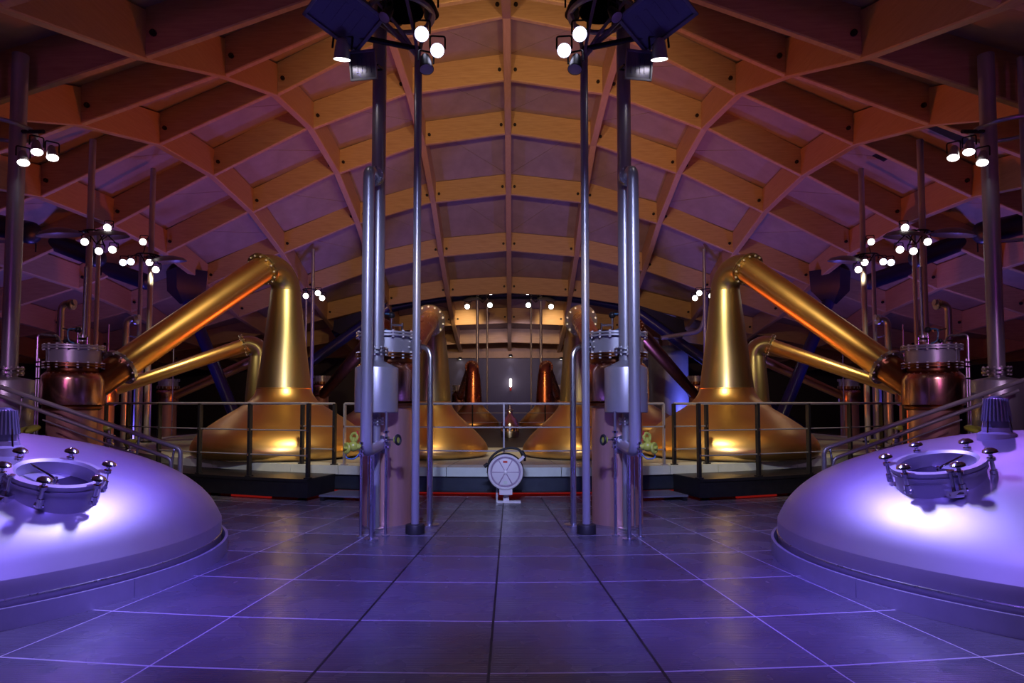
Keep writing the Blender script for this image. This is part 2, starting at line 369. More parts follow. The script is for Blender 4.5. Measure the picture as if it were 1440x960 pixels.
# ---- walls
def wall(name, c, size, material='wall'):
    mb = MB(); mb.box((0, 0, 0), size); o = link_mesh(name, mb, material, Vector((0, 0, 0)), 1, 0); o.location = c; o['kind'] = 'structure'; return o
wall('wall_back', (0, 41.0, 2.2), (48, 0.3, 4.4))
wall('trim_1', (0, 40.98, 5.0), (30, 0.26, 1.25), 'walltimber')
wall('wall_left', (-24.2, 17, 2.6), (0.3, 50, 5.2)); wall('wall_right', (24.2, 17, 2.6), (0.3, 50, 5.2))
wall('wall_front', (0, -7.6, 3.0), (48, 0.3, 6.0))

# ================================================================== round still platform
DZ = 0.515
pf = Thing('still_platform', 'round raised still platform with pale stone edge and dark fascia over a red light strip', 'platform', (0, 23, 0))
def ring(r0, r1, z0, z1, a0, a1, n):
    mb = MB(); vs_ = []
    for i in range(n + 1):
        a = a0 + (a1 - a0) * i / n
        vs_ += [pol(r0, a, z0), pol(r1, a, z0), pol(r1, a, z1), pol(r0, a, z1)]
    fs = []
    for i in range(n):
        b, c = i * 4, (i + 1) * 4
        fs += [(b, b + 1, c + 1, c), (b + 1, b + 2, c + 2, c + 1), (b + 2, b + 3, c + 3, c + 2), (b + 3, b, c, c + 3)]
    if abs(a1 - a0) < 6.28: fs += [(0, 3, 2, 1), (n * 4, n * 4 + 1, n * 4 + 2, n * 4 + 3)]
    return mb.add(vs_, fs)
for k in range(-36, 36):
    a0, a1 = k * PI / 36, (k + 1) * PI / 36
    if abs(a0 + a1) / 2 < 1.75:
        pf.part('edge_slab', ring(10.9, 11.42, 0.36, DZ, a0 + 0.0006, a1 - 0.0006, 3), 'pale', smooth=20)
        pf.part('deck_slab', ring(6.2, 10.893, DZ - 0.08, DZ, a0 + 0.0006, a1 - 0.0006, 3), 'palefloor', smooth=20)
pf.part('far_deck', ring(6.2, 11.42, DZ - 0.1, DZ, 1.75, 2 * PI - 1.75, 40), 'palefloor')
pf.part('fascia', ring(11.2, 11.36, 0.11, 0.36, -2.0, 2.0, 72), 'fascia')
pf.part('fascia_lip', ring(11.15, 11.40, 0.085, 0.11, -2.0, 2.0, 72), 'black')
pf.part('core', ring(10.9, 11.0, 0.0, 0.36, -2.0, 2.0, 72), 'black')
pf.part('red_light_strip', ring(11.0, 11.03, 0.01, 0.07, -0.62, 0.62, 40), 'redstrip', label='red light strip under the platform edge')
mb = MB(); mb.lathe([(6.195, 0.43), (6.195, DZ), (0.01, DZ)], (0, 23, 0), 64); pf.part('dark_pit_disc', mb, 'pitdark')  # flat disc coloured dark in place of the pit

# side walkways in black steel
for SX in (1, -1):
    t = Thing('side_walkway', 'black steel walkway bolted to the platform side in front of the big still', 'walkway', pol(11.9, 0.45, 0), 'walkways at the platform sides')
    t.part('deck', ring(11.43, 12.34, 0.32, 0.37, 0.266, 0.86, 20), 'black')
    t.part('fascia_panel', ring(12.22, 12.32, 0.06, 0.33, 0.266, 0.86, 20), 'black')
    t.part('end_panel', ring(11.45, 12.22, 0.06, 0.33, 0.266, 0.272, 1), 'black')
    for a in (0.29, 0.45, 0.61, 0.77): t.part('leg', MB().box(pol(12.0, a, 0.165) , (0.12, 0.12, 0.33)), 'black')
    t.part('red_light_strip', ring(12.18, 12.22, 0.01, 0.06, 0.33, 0.40, 4), 'redstrip')
    st = Thing('grating_step', 'dark slatted grating step beside the walkway end', 'step', pol(11.8, 0.215, 0), 'grating steps at the platform edge')
    for j in range(7): st.part('slat', ring(11.45 + j * 0.10, 11.52 + j * 0.10, 0.06, 0.09, 0.175, 0.258, 4), 'lampgrey')
    st.part('bearer', ring(11.45, 12.15, 0.0, 0.06, 0.178, 0.184, 1), 'black'); st.part('bearer', ring(11.45, 12.15, 0.0, 0.06, 0.249, 0.255, 1), 'black')
SX = 1

# ---- railings
def railing(name, label, group, r, angs, z0, a_start=None, a_end=None, mat_='lampblack', thin=0.012, pw=0.05, top_mat='paintsteel', hts=(1.10, 0.69, 0.28)):
    a_start = angs[0] if a_start is None else a_start; a_end = angs[-1] if a_end is None else a_end
    mid = (a_start + a_end) / 2
    t = Thing(name, label, 'railing', pol(r, mid, z0), group)
    n = max(2, int(abs(a_end - a_start) * r / 0.5))
    pts = lambda z: [pol(r, a_start + (a_end - a_start) * i / n, z) for i in range(n + 1)]
    t.part('top_rail', MB().tube(pts(z0 + hts[0]), 0.022, 8), top_mat)
    for z in hts[1:]: t.part('mid_rail', MB().tube(pts(z0 + z), thin, 6), 'paintsteel')
    for a in angs:
        q = Matrix.Rotation(a, 3, 'Z')
        p = MB(); p.box(pol(r, a, z0 + hts[0] / 2) , (pw, 0.07, hts[0]), q); p.box(pol(r, a, z0 + 0.01), (0.10, 0.10, 0.02), q)
        t.part('post', p, mat_)
        c = MB()
        for z in hts[1:]: c.box(pol(r + 0.036, a, z0 + z), (0.022, 0.012, 0.05), q)
        t.part('rail_clip', c, 'chrome', kind='stuff')
    return t
for SX in (1, -1):
    st = math.radians(5.5)
    railing('guard_railing', 'black-posted guard railing along the side walkway before the big copper still', 'walkway railings', 12.27, [0.268 + st * i for i in range(6)], 0.37, hts=(1.25, 0.80, 0.38))
    railing('guard_railing', 'short return railing at the end of the side walkway', 'return railings', 11.30, [0.275, 0.335], DZ)
SX = 1
railing('guard_railing', 'long thin guard railing along the platform front behind the hose reel', None, 11.34, [-0.255, -0.145, 0.0, 0.145, 0.255], DZ, mat_='paintsteel', pw=0.025)
railing('guard_railing', 'inner guard railing on the far side of the still platform', None, 6.4, [PI - 0.5, PI - 0.25, PI, PI + 0.25, PI + 0.5], DZ)

# ================================================================== pot stills
def still(kind, loc, arm_end, label, group, mats=('copper', 'olive', 'copper'), scale=1.0, arm_r=None, dark_end=0.0, bend_r=None, base=True, seg=48, arm_r0=None):
    """kind: 'big' (wide onion pot) or 'small' (bell pot); arm_end = world point where the lyne arm meets its condenser"""
    loc = Vector(loc); z0 = loc.z
    t = Thing('pot_still', label, 'pot still', loc, group)
    if kind == 'big':
        pot = [(1.50, 0.0), (1.68, 0.02), (1.78, 0.08), (1.80, 0.20), (1.76, 0.33), (1.65, 0.48), (1.51, 0.60), (1.36, 0.71), (1.20, 0.82), (1.04, 0.92), (0.86, 1.03), (0.70, 1.15), (0.60, 1.28), (0.548, 1.42)]
        neck = [(0.555, 1.42), (0.545, 1.5), (0.505, 1.8), (0.455, 2.2), (0.405, 2.6), (0.36, 3.0), (0.325, 3.3), (0.305, 3.5)]
        rn, tilt = 0.30, 0.34
    else:
        pot = [(1.0, 0.0), (1.12, 0.02), (1.19, 0.07), (1.20, 0.15), (1.17, 0.25), (1.09, 0.36), (0.94, 0.52), (0.76, 0.69), (0.61, 0.82), (0.51, 0.93), (0.445, 1.03), (0.41, 1.13)]
        neck = [(0.41, 1.13), (0.395, 1.4), (0.37, 1.8), (0.335, 2.2), (0.305, 2.48)]
        rn, tilt = 0.285, 0.27
    pot = [(r * scale, z * scale) for r, z in pot]; neck = [(r * scale, z * scale) for r, z in neck]; rn *= scale; tilt *= scale
    def dens(pr, it=2):
        for _ in range(it):
            q = [pr[0]]
            for i in range(len(pr) - 1):
                a, b = pr[i], pr[i + 1]; q += [(a[0] * .75 + b[0] * .25, a[1] * .75 + b[1] * .25), (a[0] * .25 + b[0] * .75, a[1] * .25 + b[1] * .75)]
            pr = q + [pr[-1]]
        return pr
    c = (loc.x, loc.y, z0)
    t.part('pot', MB().lathe(dens(pot), c, seg), mats[0], smooth=60)
    t.part('neck', MB().lathe(dens(neck), c, seg, close=False), mats[1], smooth=60)
    sm = MB(); sm.torus((loc.x, loc.y, z0 + pot[-1][1]), pot[-1][0] * 1.0, 0.014, n=seg); t.part('neck_seam', sm, mats[0])
    if base:
        rb = pot[0][0]
        t.part('base_skirt', MB().lathe([(rb * 0.97, -0.02), (rb * 0.97, 0.03)], c, seg), 'steel')
    # bend and lyne arm
    top = Vector((loc.x, loc.y, z0 + neck[-1][1])); E = Vector(arm_end)
    hd = Vector((E.x - top.x, E.y - top.y, 0)).normalized()
    slope = math.atan2((top.z + tilt * 1.2) - E.z, math.hypot(E.x - top.x, E.y - top.y))
    path = []; nb = 14
    Rb = tilt * 1.25; total = PI / 2 + slope
    for i in range(nb + 1):
        a = total * i / nb
        path.append(top + hd * (Rb * (1 - math.cos(a))) + Vector((0, 0, Rb * math.sin(a))))
    rads = [rn + (rn * 0.9 - rn) * i / nb for i in range(nb + 1)]
    t.part('bend', MB().tube(path, rads, 24, caps=False), mats[1], smooth=60)
    S = path[-1]; d = (E - S); L_ = d.length; d.normalize()
    fr = rads[-1] * 1.28
    fl = MB(); fl.cyl(S - d * 0.035, S - d * 0.008, fr, n=28); fl.cyl(S + d * 0.008, S + d * 0.035, fr, n=28)
    f = t.part('flange', fl, mats[1]); t.part('bolt_ring', MB().bolts(S, fr * 0.9, 14, 0.02, 0.055, d), 'boltglint', f, kind='stuff')
    r0 = arm_r0 or rads[-1]; r1 = arm_r or r0 * 0.8
    cut = L_ * (1 - dark_end)
    t.part('lyne_arm', MB().tube([S + d * (cut * i / 10) for i in range(11)], [r0 + (r1 - r0) * (cut / L_) * i / 10 for i in range(11)], 24), mats[2], smooth=60)
    if dark_end:
        q = S + d * cut; rr = r0 + (r1 - r0) * (1 - dark_end)
        fl = MB(); fl.cyl(q - d * 0.03, q + d * 0.03, rr * 1.3, n=28); f = t.part('end_flange', fl, 'steel')
        t.part('bolt_ring', MB().bolts(q, rr * 1.2, 12, 0.014, 0.05, d), 'boltglint', f, kind='stuff')
        t.part('arm_stub', MB().cyl(q, E, rr, r1, 24), 'darkcopper', smooth=60)
    # small fittings
    mw = MB()
    if kind == 'big':
        p = Vector((loc.x + 0.1, loc.y - 1.2 * scale, z0 + 0.80 * scale))
    return t

def condenser(loc, label, group, scale=1.0, mats=('pinkcopper', 'platecopper'), seg=32, top=True):
    x, y, z = loc; s = scale
    t = Thing('condenser', label, 'condenser', loc, group)
    H = lambda v: z + v * s
    t.part('lower_shell', MB().lathe([(0.345 * s, 0), (0.345 * s, 1.56 * s), (0.36 * s, 1.60 * s)], (x, y, z), seg), mats[0], smooth=40)
    t.part('waist_ring', MB().lathe([(0.36 * s, 1.56 * s), (0.405 * s, 1.585 * s), (0.405 * s, 1.62 * s), (0.36 * s, 1.64 * s)], (x, y, z), seg), 'darkcopper')
    t.part('upper_shell', MB().lathe([(0.36 * s, 1.62 * s), (0.43 * s, 1.65 * s), (0.44 * s, 1.70 * s), (0.44 * s, 2.04 * s), (0.43 * s, 2.10 * s), (0.38 * s, 2.16 * s), (0.355 * s, 2.18 * s)], (x, y, z), seg), mats[1], smooth=50)
    t.part('collar', MB().lathe([(0.355 * s, 2.17 * s), (0.355 * s, 2.25 * s)], (x, y, z), seg), 'darkcopper')
    f = t.part('lower_flange', MB().lathe([(0.43 * s, 2.24 * s), (0.43 * s, 2.262 * s), (0.40 * s, 2.264 * s), (0.40 * s, 2.276 * s), (0.43 * s, 2.278 * s), (0.43 * s, 2.30 * s)], (x, y, z), seg), 'darkcopper')
    t.part('bolt_ring', MB().bolts((x, y, H(2.27)), 0.41 * s, 18, 0.017 * s, 0.05 * s), 'boltglint', f, kind='stuff')
    t.part('steel_band', MB().lathe([(0.375 * s, 2.29 * s), (0.375 * s, 2.53 * s)], (x, y, z), seg), 'paintsteel')
    t.part('band_seam', MB().box((x + 0.19 * s, y - 0.325 * s, H(2.41)), (0.012, 0.02, 0.23 * s)), 'steel')
    f = t.part('lid_flange', MB().lathe([(0.43 * s, 2.52 * s), (0.43 * s, 2.545 * s), (0.40 * s, 2.547 * s), (0.40 * s, 2.556 * s), (0.43 * s, 2.558 * s), (0.43 * s, 2.585 * s), (0.01, 2.60 * s)], (x, y, z), seg), 'paintsteel')
    t.part('bolt_ring', MB().bolts((x, y, H(2.55)), 0.41 * s, 18, 0.017 * s, 0.05 * s), 'boltglint', f, kind='stuff')
    if top:
        v = MB(); v.cyl((x - 0.05, y, H(2.58)), (x - 0.05, y, H(2.80)), 0.022); v.box((x - 0.12, y, H(2.70)), (0.16, 0.04, 0.03)); v.cyl((x - 0.2, y, H(2.6)), (x - 0.2, y, H(2.73)), 0.018)
        vo = t.part('vent_valve', v, 'chrome')
        v = MB(); v.sphere((x - 0.05, y, H(2.84)), 0.05); t.part('valve_cap', v, 'black', vo)
        v = MB(); v.tube(bendpath([(x - 0.05, y - 0.03, H(2.85)), (x + 0.1, y - 0.03, H(2.86)), (x + 0.08, y - 0.03, H(2.66)), (x - 0.02, y - 0.03, H(2.62))], 0.08), 0.012, 8); t.part('hose', v, 'bluehose', vo)
        v = MB(); v.cyl((x + 0.16, y, H(2.58)), (x + 0.16, y, H(2.66)), 0.02); v.box((x + 0.22, y, H(2.665)), (0.22, 0.03, 0.02)); t.part('lever_valve', v, 'chrome')
        v = MB(); v.sphere((x + 0.12, y - 0.03, H(2.66)), 0.035); t.part('valve_cap', v, 'black')
    return t

BIG = (4.70, 14.2, DZ)
for SX in (1, -1):
    e = Vector((6.52, 10.42, 1.80))
    still('big', BIG, e, 'large onion-shaped copper pot still with a tall olive neck behind the walkway railing', 'front big stills', ('copper', 'olive', 'copper'), 1.0, 0.235, 0.16)
    condenser((6.62, 10.3, 0), 'tall copper condenser with purple steel collar below the thick sloping copper arm', 'side condensers', 0.97)
    still('small', (1.56, 14.1, DZ), (1.57, 9.5, 1.95), 'bell-shaped golden pot still with a bolted copper arm reaching over the hose reel floor', 'middle bell stills', ('copper', 'olive', 'redcopper'), 1.0, 0.18, arm_r0=0.20)
    condenser((1.58, 9.22, 0), 'pink copper condenser column beside the slim floor pipes', 'middle condensers', 1.0)
    still('small', (1.66, 31.0, DZ), (2.65, 35.8, 1.9), 'distant red copper pot still seen before the grey back wall', 'far stills', ('copper', 'redcopper', 'redcopper'), 1.0, seg=32)
    condenser((2.65, 35.9, 0), 'distant copper condenser standing behind the far red still', 'far condensers', 1.0, top=False, seg=20)
    still('small', (7.25, 19.6, DZ), (10.9, 18.03, 1.88), 'copper pot still with a swan-neck bend rising behind the large onion still', 'side bell stills', ('copper', 'olive', 'copper'), 1.0, 0.16, seg=32, arm_r0=0.2)
    condenser((10.95, 18.0, 0), 'copper condenser with bright streaks just behind the side condenser', 'streaked condensers', 1.0, top=False, seg=24)
    still('small', (9.3, 25.6, DZ), (13.65, 27.0, 1.85), 'copper pot still hidden behind the big neck with only its golden arm showing', 'rear side stills', ('copper', 'olive', 'copper'), 1.0, 0.16, seg=32, arm_r0=0.2)
    condenser((13.75, 27.0, 0), 'gold-lit condenser standing far back between the thin grey pipes', 'rear condensers', 1.0, mats=('pinkcopper', 'platecopper'), top=False, seg=24)
    still('big', (4.35, 24.0, DZ), (8.32, 29.88, 2.0), 'copper pot still with a dark lacquered arm ' + ('slanting before the blue-lit tank' if SX > 0 else 'before bare dark wall, no tank behind'), None, ('copper', 'darkcopper', 'darkcopper'), 1.0, 0.22, seg=32)
    condenser((8.4, 30.0, DZ), 'small distant condenser at the foot of the dark copper arm, ' + ('next to the blue-lit tank' if SX > 0 else 'with no tank beside it'), None, 0.9, top=False, seg=20)
SX = 1

# ================================================================== steel vessels with domed lids
VC = Vector((5.52, 6.58, 0)); VR = 2.6
def dome_prof():
    pr = [(2.6, 0.34), (2.5, 0.55), (2.3, 0.75), (2.05, 0.91), (1.7, 1.06), (1.2, 1.215), (0.6, 1.33), (0.0005, 1.37)]
    for _ in range(3):
        q = [pr[0]]
        for a, b in zip(pr, pr[1:]): q += [(a[0] * .75 + b[0] * .25, a[1] * .75 + b[1] * .25), (a[0] * .25 + b[0] * .75, a[1] * .25 + b[1] * .75)]
        pr = q + [pr[-1]]
    return [(2.6, 0.02), (2.6, 0.2)] + pr
DP = dome_prof()
def dome_z(r):
    for (r0, z0), (r1, z1) in zip(DP[1:], DP[2:]):
        if r1 <= r <= r0: return z0 + (z1 - z0) * (r0 - r) / max(r0 - r1, 1e-6)
    return 1.37 if r < 0.01 else 0.0
def dome_hit(px, py, sx):
    d = ray(px, py); c = Vector((VC.x * sx, VC.y, 0)); tt = 2.5
    while tt < 12:
        p = CAM + d * tt; r = math.hypot(p.x - c.x, p.y - c.y)
        if r < VR and p.z <= dome_z(r): break
        tt += 0.01
    e = 0.05; r = math.hypot(p.x - c.x, p.y - c.y); sl = (dome_z(r + e) - dome_z(r - e)) / (2 * e)
    rd = Vector(((p.x - c.x) / r, (p.y - c.y) / r, 0)); n = (Vector((0, 0, 1)) - rd * sl).normalized()
    return p, n
for SX in (1, -1):
    t = Thing('wash_vessel', 'huge domed steel vessel sunk in the floor with an open round manway', 'vessel', VC, 'domed steel vessels')
    t.part('domed_lid', MB().lathe(DP, VC, 96, close=False), 'vessel', smooth=60)
    t.part('lid_seam', MB().torus((VC.x, VC.y, 0.20), VR + 0.002, 0.008, n=96), 'steel')
    for k in range(10):
        a0 = k * PI / 5 + 0.35; mb = MB(); n = 14; vs_ = []
        for i in range(n + 1):
            a = a0 + 0.0015 + (PI / 5 - 0.003) * i / n
            for r, z in ((2.64, 0), (2.67, 0), (2.67, 0.155), (2.64, 0.155)): vs_.append((VC.x + r * math.cos(a), VC.y + r * math.sin(a), z))
        fs = []
        for i in range(n):
            b, c = i * 4, i * 4 + 4; fs += [(b, c, c + 1, b + 1), (b + 1, c + 1, c + 2, b + 2), (b + 2, c + 2, c + 3, b + 3), (b + 3, c + 3, c, b)]
        fs += [(0, 1, 2, 3), (n * 4 + 3, n * 4 + 2, n * 4 + 1, n * 4)]
        t.part('kerb_plate', mb.add(vs_, fs), 'kerb')
    # manway: position read on the lid itself
    px, py = (1322, 671) if SX > 0 else (76, 686)
    p, n = dome_hit(px, py, SX); p = Vector((p.x * SX, p.y, p.z)); n = Vector((n.x * SX, n.y, n.z))
    R_ = 0.34
    n = n.lerp(Vector((0, 0, 1)), 0.35).normalized(); ax = n
    neckp = MB().lathe([(R_, -0.12), (R_, 0.07), (R_ + 0.02, 0.075), (R_ + 0.02, 0.095), (R_ + 0.005, 0.10), (R_ + 0.005, 0.112), (R_ + 0.022, 0.117), (R_ + 0.022, 0.145), (R_ - 0.03, 0.15), (R_ - 0.055, 0.13), (R_ - 0.055, -0.06)], p, 48, ax, close=False)
    mw = t.part('manway', neckp, 'vessel', label='round manway collar with screw clamps', smooth=30)
    t.part('sight_glass', MB().lathe([(R_ - 0.05, 0.02), (0.001, 0.02)], p, 40, ax, close=False), 'glassdark', mw)
    q = Vector((0, 0, 1)).rotation_difference(ax).to_matrix()
    W = lambda a, r, h: p + q @ Vector((r * math.cos(a), r * math.sin(a), h - 0.07))
    for j in range(6):
        a = j * PI / 3 + (0.35 if SX > 0 else 0.15)
        c = MB(); c.cyl(W(a, R_ + 0.045, 0.06), W(a, R_ + 0.045, 0.27), 0.016, n=10); c.cyl(W(a, R_ + 0.045, 0.05), W(a, R_ + 0.045, 0.12), 0.028, n=10)
        c.cyl(W(a - 0.09, R_ + 0.045, 0.07), W(a + 0.09, R_ + 0.045, 0.07), 0.018, n=8); c.cyl(W(a, R_ + 0.045, 0.20), W(a, R_ + 0.045, 0.225), 0.032, n=10)
        c.lathe([(0.018, 0.255), (0.04, 0.268), (0.058, 0.272), (0.053, 0.287), (0.03, 0.302), (0.0005, 0.308)], W(a, R_ + 0.045, 0) , 14, ax, close=False)
        t.part('screw_clamp', c, 'chrome', mw)
    c = MB(); c.tube([W(0.2, R_ - 0.06, 0.19), W(0.2, 0.05, 0.16), W(0.2, -0.02, 0.14)], 0.010, 8); c.cyl(W(0, 0, 0.03), W(0, 0, 0.17), 0.012, n=8); c.cyl(W(0, 0, 0.08), W(0, 0, 0.105), 0.035, n=12)
    c.cyl(W(0.9, R_ - 0.06, 0.04), W(0.9 + PI, R_ - 0.06, 0.04), 0.007, n=6)
    t.part('wiper_bar', c, 'chrome', mw)
    c = MB(); a = -1.9 if SX > 0 else -1.2
    c.box(W(a, R_ + 0.05, 0.06), (0.12, 0.09, 0.05), q); c.cyl(W(a - 0.12, R_ + 0.075, 0.05), W(a + 0.12, R_ + 0.075, 0.05), 0.028, n=10); c.cyl(W(a, R_ + 0.03, 0.05), W(a, R_ + 0.03, 0.23), 0.014, n=8); c.cyl(W(a, R_ + 0.03, 0.225), W(a, R_ + 0.03, 0.24), 0.03, n=10)
    t.part('hinge', c, 'chrome', mw)
    # finned motor on the lid
    px, py = (1402, 614) if SX > 0 else (4, 634)
    p, n = dome_hit(px, py, SX); p = Vector((p.x * SX, p.y, p.z))
    m_ = Thing('agitator_motor', 'small finned grey motor on a pale round base on the vessel lid', 'motor', p, 'motors on the vessel lids')
    c = MB(); c.lathe([(0.16, -0.06), (0.16, 0.03), (0.14, 0.045), (0.12, 0.05), (0.12, 0.085), (0.10, 0.09)], p, 28); m_.part('base_flange', c, 'reel')
    c = MB(); c.lathe([(0.098, 0.08), (0.098, 0.15), (0.075, 0.36), (0.05, 0.385), (0.0005, 0.39)], p, 24); body = m_.part('housing', c, 'lampgrey')
    c = MB()
    for j in range(24):
        a = 2 * PI * j / 24; rt = Matrix.Rotation(a, 3, 'Z')
        v = [rt @ Vector(u) for u in ((0.09, -0.005, 0.15), (0.125, -0.005, 0.15), (0.10, -0.005, 0.36), (0.07, -0.005, 0.37), (0.09, 0.005, 0.15), (0.125, 0.005, 0.15), (0.10, 0.005, 0.36), (0.07, 0.005, 0.37))]
        c.add([p + u for u in v], [(0, 1, 2, 3), (7, 6, 5, 4), (0, 4, 5, 1), (1, 5, 6, 2), (2, 6, 7, 3)])
    m_.part('cooling_fins', c, 'kerb', body, kind='stuff')
    for j in range(4):
        a = 2 * PI * j / 4 + 0.4
        m_.part('stay_bolt', MB().cyl(p + Vector((0.14 * math.cos(a), 0.14 * math.sin(a), 0.03)), p + Vector((0.115 * math.cos(a), 0.115 * math.sin(a), 0.2)), 0.008, n=6), 'chrome')
SX = 1

# ================================================================== pipework in front of the middle condensers
def L(x, y, Y):            # pixel on the left twin -> position for the right-hand twin (mirrored back by SX)
    p = P(x, y, Y); return Vector((-p.x, p.y, p.z))
def LX(x, Y): return L(x, 600, Y).x
def floor_plate(t, x, y, r=0.12): t.part('floor_plate', MB().lathe([(r, 0.0), (r, 0.012), (r - 0.01, 0.014)], (x, y, 0), 24), 'steel')
for SX in (1, -1):
    Yb = 8.75
    xb = LX(529, Yb); zt = roof_at(xb, Yb) + 0.6
    # tall stack: thick pipe up to the roof, steel pot below, U-bend back up into the slim front pipe
    t = Thing('stack_pipe', 'thick grey steel pipe rising to the roof from a cylindrical steel pot beside the condenser', 'pipe', (xb, Yb, 0), 'stack pipes in the middle')
    t.part('upper_pipe', MB().cyl((xb, Yb, 2.15), (xb, Yb, zt), 0.092, n=24), 'paintsteel')
    f = MB()
    for z in (2.27, 2.32): f.cyl((xb, Yb, z), (xb, Yb, z + 0.025), 0.15, n=24)
    f = t.part('flange', f, 'steel'); t.part('bolt_ring', MB().bolts((xb, Yb, 2.305), 0.132, 10, 0.012, 0.06), 'boltglint', f, kind='stuff')
    t.part('steel_pot', MB().lathe([(0.09, 2.18), (0.10, 2.17), (0.275, 2.085), (0.28, 2.07), (0.28, 1.51), (0.27, 1.50), (0.06, 1.50)], (xb, Yb, 0), 36), 'paintsteel')
    t.part('drain_neck', MB().cyl((xb, Yb, 0.0), (xb, Yb, 1.52), 0.055, n=18), 'paintsteel')
    f = MB()
    for z in (1.36, 1.40): f.cyl((xb, Yb, z), (xb, Yb, z + 0.02), 0.105, n=20)
    f = t.part('flange', f, 'steel'); t.part('bolt_ring', MB().bolts((xb, Yb, 1.39), 0.09, 8, 0.01, 0.05), 'boltglint', f, kind='stuff')
    Ya = 8.25; xa = LX(515, Ya); zA = L(515, 236, Ya).z
    path = [Vector((xb, Yb, zA - 0.02)), Vector((xa, Ya, zA)), Vector((xa, Ya, 1.02)), Vector((xb - 0.05, Yb + 0.12, 1.08))]
    t.part('slim_pipe', MB().tube(bendpath(path, 0.16, 8), 0.072, 20), 'paintsteel', smooth=50)
    d = (path[0] - path[1]).normalized(); q = path[1].lerp(path[0], 0.55)
    f = MB(); f.cyl(q - d * 0.03, q + d * 0.03, 0.125, n=20); f = t.part('elbow_flange', f, 'steel'); t.part('bolt_ring', MB().bolts(q, 0.11, 10, 0.01, 0.05, d), 'boltglint', f, kind='stuff')
    f = MB(); q = path[3]; d = (path[3] - path[2]).normalized(); f.cyl(q - d * 0.02, q + d * 0.05, 0.12, n=20); t.part('inlet_flange', f, 'steel')
    floor_plate(t, xb, Yb, 0.11)
    # slim pole with black foot
    g = G(582, 752); g = Vector((-g.x, g.y + 0.1, 0)); zp = L(578, 80, g.y).z
    t = Thing('lighting_pole', 'straight blue-grey pole on a black round foot holding the lamp rig', 'pole', g, 'lamp poles in the middle')
    t.part('pole', MB().cyl(g, (g.x, g.y, zp), 0.05, n=18), 'paintsteel')
    t.part('foot', MB().lathe([(0.12, 0), (0.12, 0.10), (0.11, 0.115), (0.05, 0.12)], g, 28), 'rubber')
    rc = Vector((g.x + 0.25, g.y + 0.1, zp + 0.62))
    rig = t.part('rig_ring', MB().torus(rc, 0.42, 0.035, n=36, k=8), 'paintsteel')
    t.part('rig_drum', MB().lathe([(0.30, 0.04), (0.34, 0.5), (0.001, 0.5)], rc, 28, close=False), 'lampblack')
    t.part('rig_stem', MB().cyl(rc + Vector((0, 0, 0.3)), (rc.x, rc.y, roof_at(rc.x, rc.y) + 0.5), 0.05, n=12), 'lampblack')
    for a in (0.2, 1.2, 2.3, 3.3, 4.4, 5.4):
        e = rc + Vector((0.42 * math.cos(a), 0.42 * math.sin(a), 0)); m_ = g.lerp(e, 0.5); m_.z = zp + 0.42
        t.part('rig_strut', MB().tube(arc((g.x + (e.x - g.x) * 0.25, g.y + (e.y - g.y) * 0.25, zp + 0.25), (g.x, g.y, zp - 0.03), e, 6), 0.022, 8), 'paintsteel')
    e1 = L(470, 45, 8.1); e0 = Vector((g.x - 0.02, g.y, zp + 0.1))
    t.part('rig_arm', MB().cyl(e0, e1, 0.035, n=10), 'lampblack')
    e2 = L(535, 20, 8.3); t.part('rig_brace', MB().cyl((g.x, g.y, zp), e2 + (e2 - e0) * 0.7, 0.028, n=10), 'paintsteel')
    # elbow pipe from the condenser collar to the floor
    g = G(604, 738); g = Vector((-g.x, g.y, 0)); zc = L(604, 488, g.y).z
    t = Thing('elbow_pipe', 'slim steel pipe running from the condenser collar down to the floor', 'pipe', g, 'elbow pipes in the middle')
    t.part('pipe', MB().tube(bendpath([(g.x, g.y, 0), (g.x, g.y, zc), (1.58 - 0.30, 9.15, zc + 0.03)], 0.16, 8), 0.04, 16), 'steel', smooth=50)
    d = Vector((1.58 - g.x, 9.15 - g.y, 0)).normalized(); q = Vector((1.58, 9.2, zc + 0.02)) - d * 0.41
    f = MB(); f.cyl(q - d * 0.05, q - d * 0.02, 0.12, n=20); f.cyl(q - d * 0.005, q + d * 0.03, 0.12, n=20); f = t.part('flange', f, 'steel')
    t.part('bolt_ring', MB().bolts(q, 0.10, 8, 0.012, 0.06, d), 'boltglint', f, kind='stuff')
    floor_plate(t, g.x, g.y, 0.13)
    # thin pipes through the floor
    for (bx, by, ty, r, lab) in ((522, 758, 640, 0.026, 'thin steel pipe closest beside the thick drain pipe'), (507, 755, 632, 0.017, 'thin steel pipe standing under the lime green valve'),
                                 (542, 753, 578, 0.017, 'thin steel pipe carrying the black handwheel valve'), (517, 742, 640, 0.010, 'very thin steel line standing close to the copper shell')):
        g = G(bx, by); g = Vector((-g.x, g.y, 0)); top = L(bx - 1, ty, g.y)
        t = Thing('thin_pipe', lab, 'pipe', g, 'thin floor pipes of the same kind')
        t.part('pipe', MB().cyl(g, (g.x, g.y, top.z), r, n=12), 'steel'); floor_plate(t, g.x, g.y, 0.05 if r < 0.02 else 0.085)
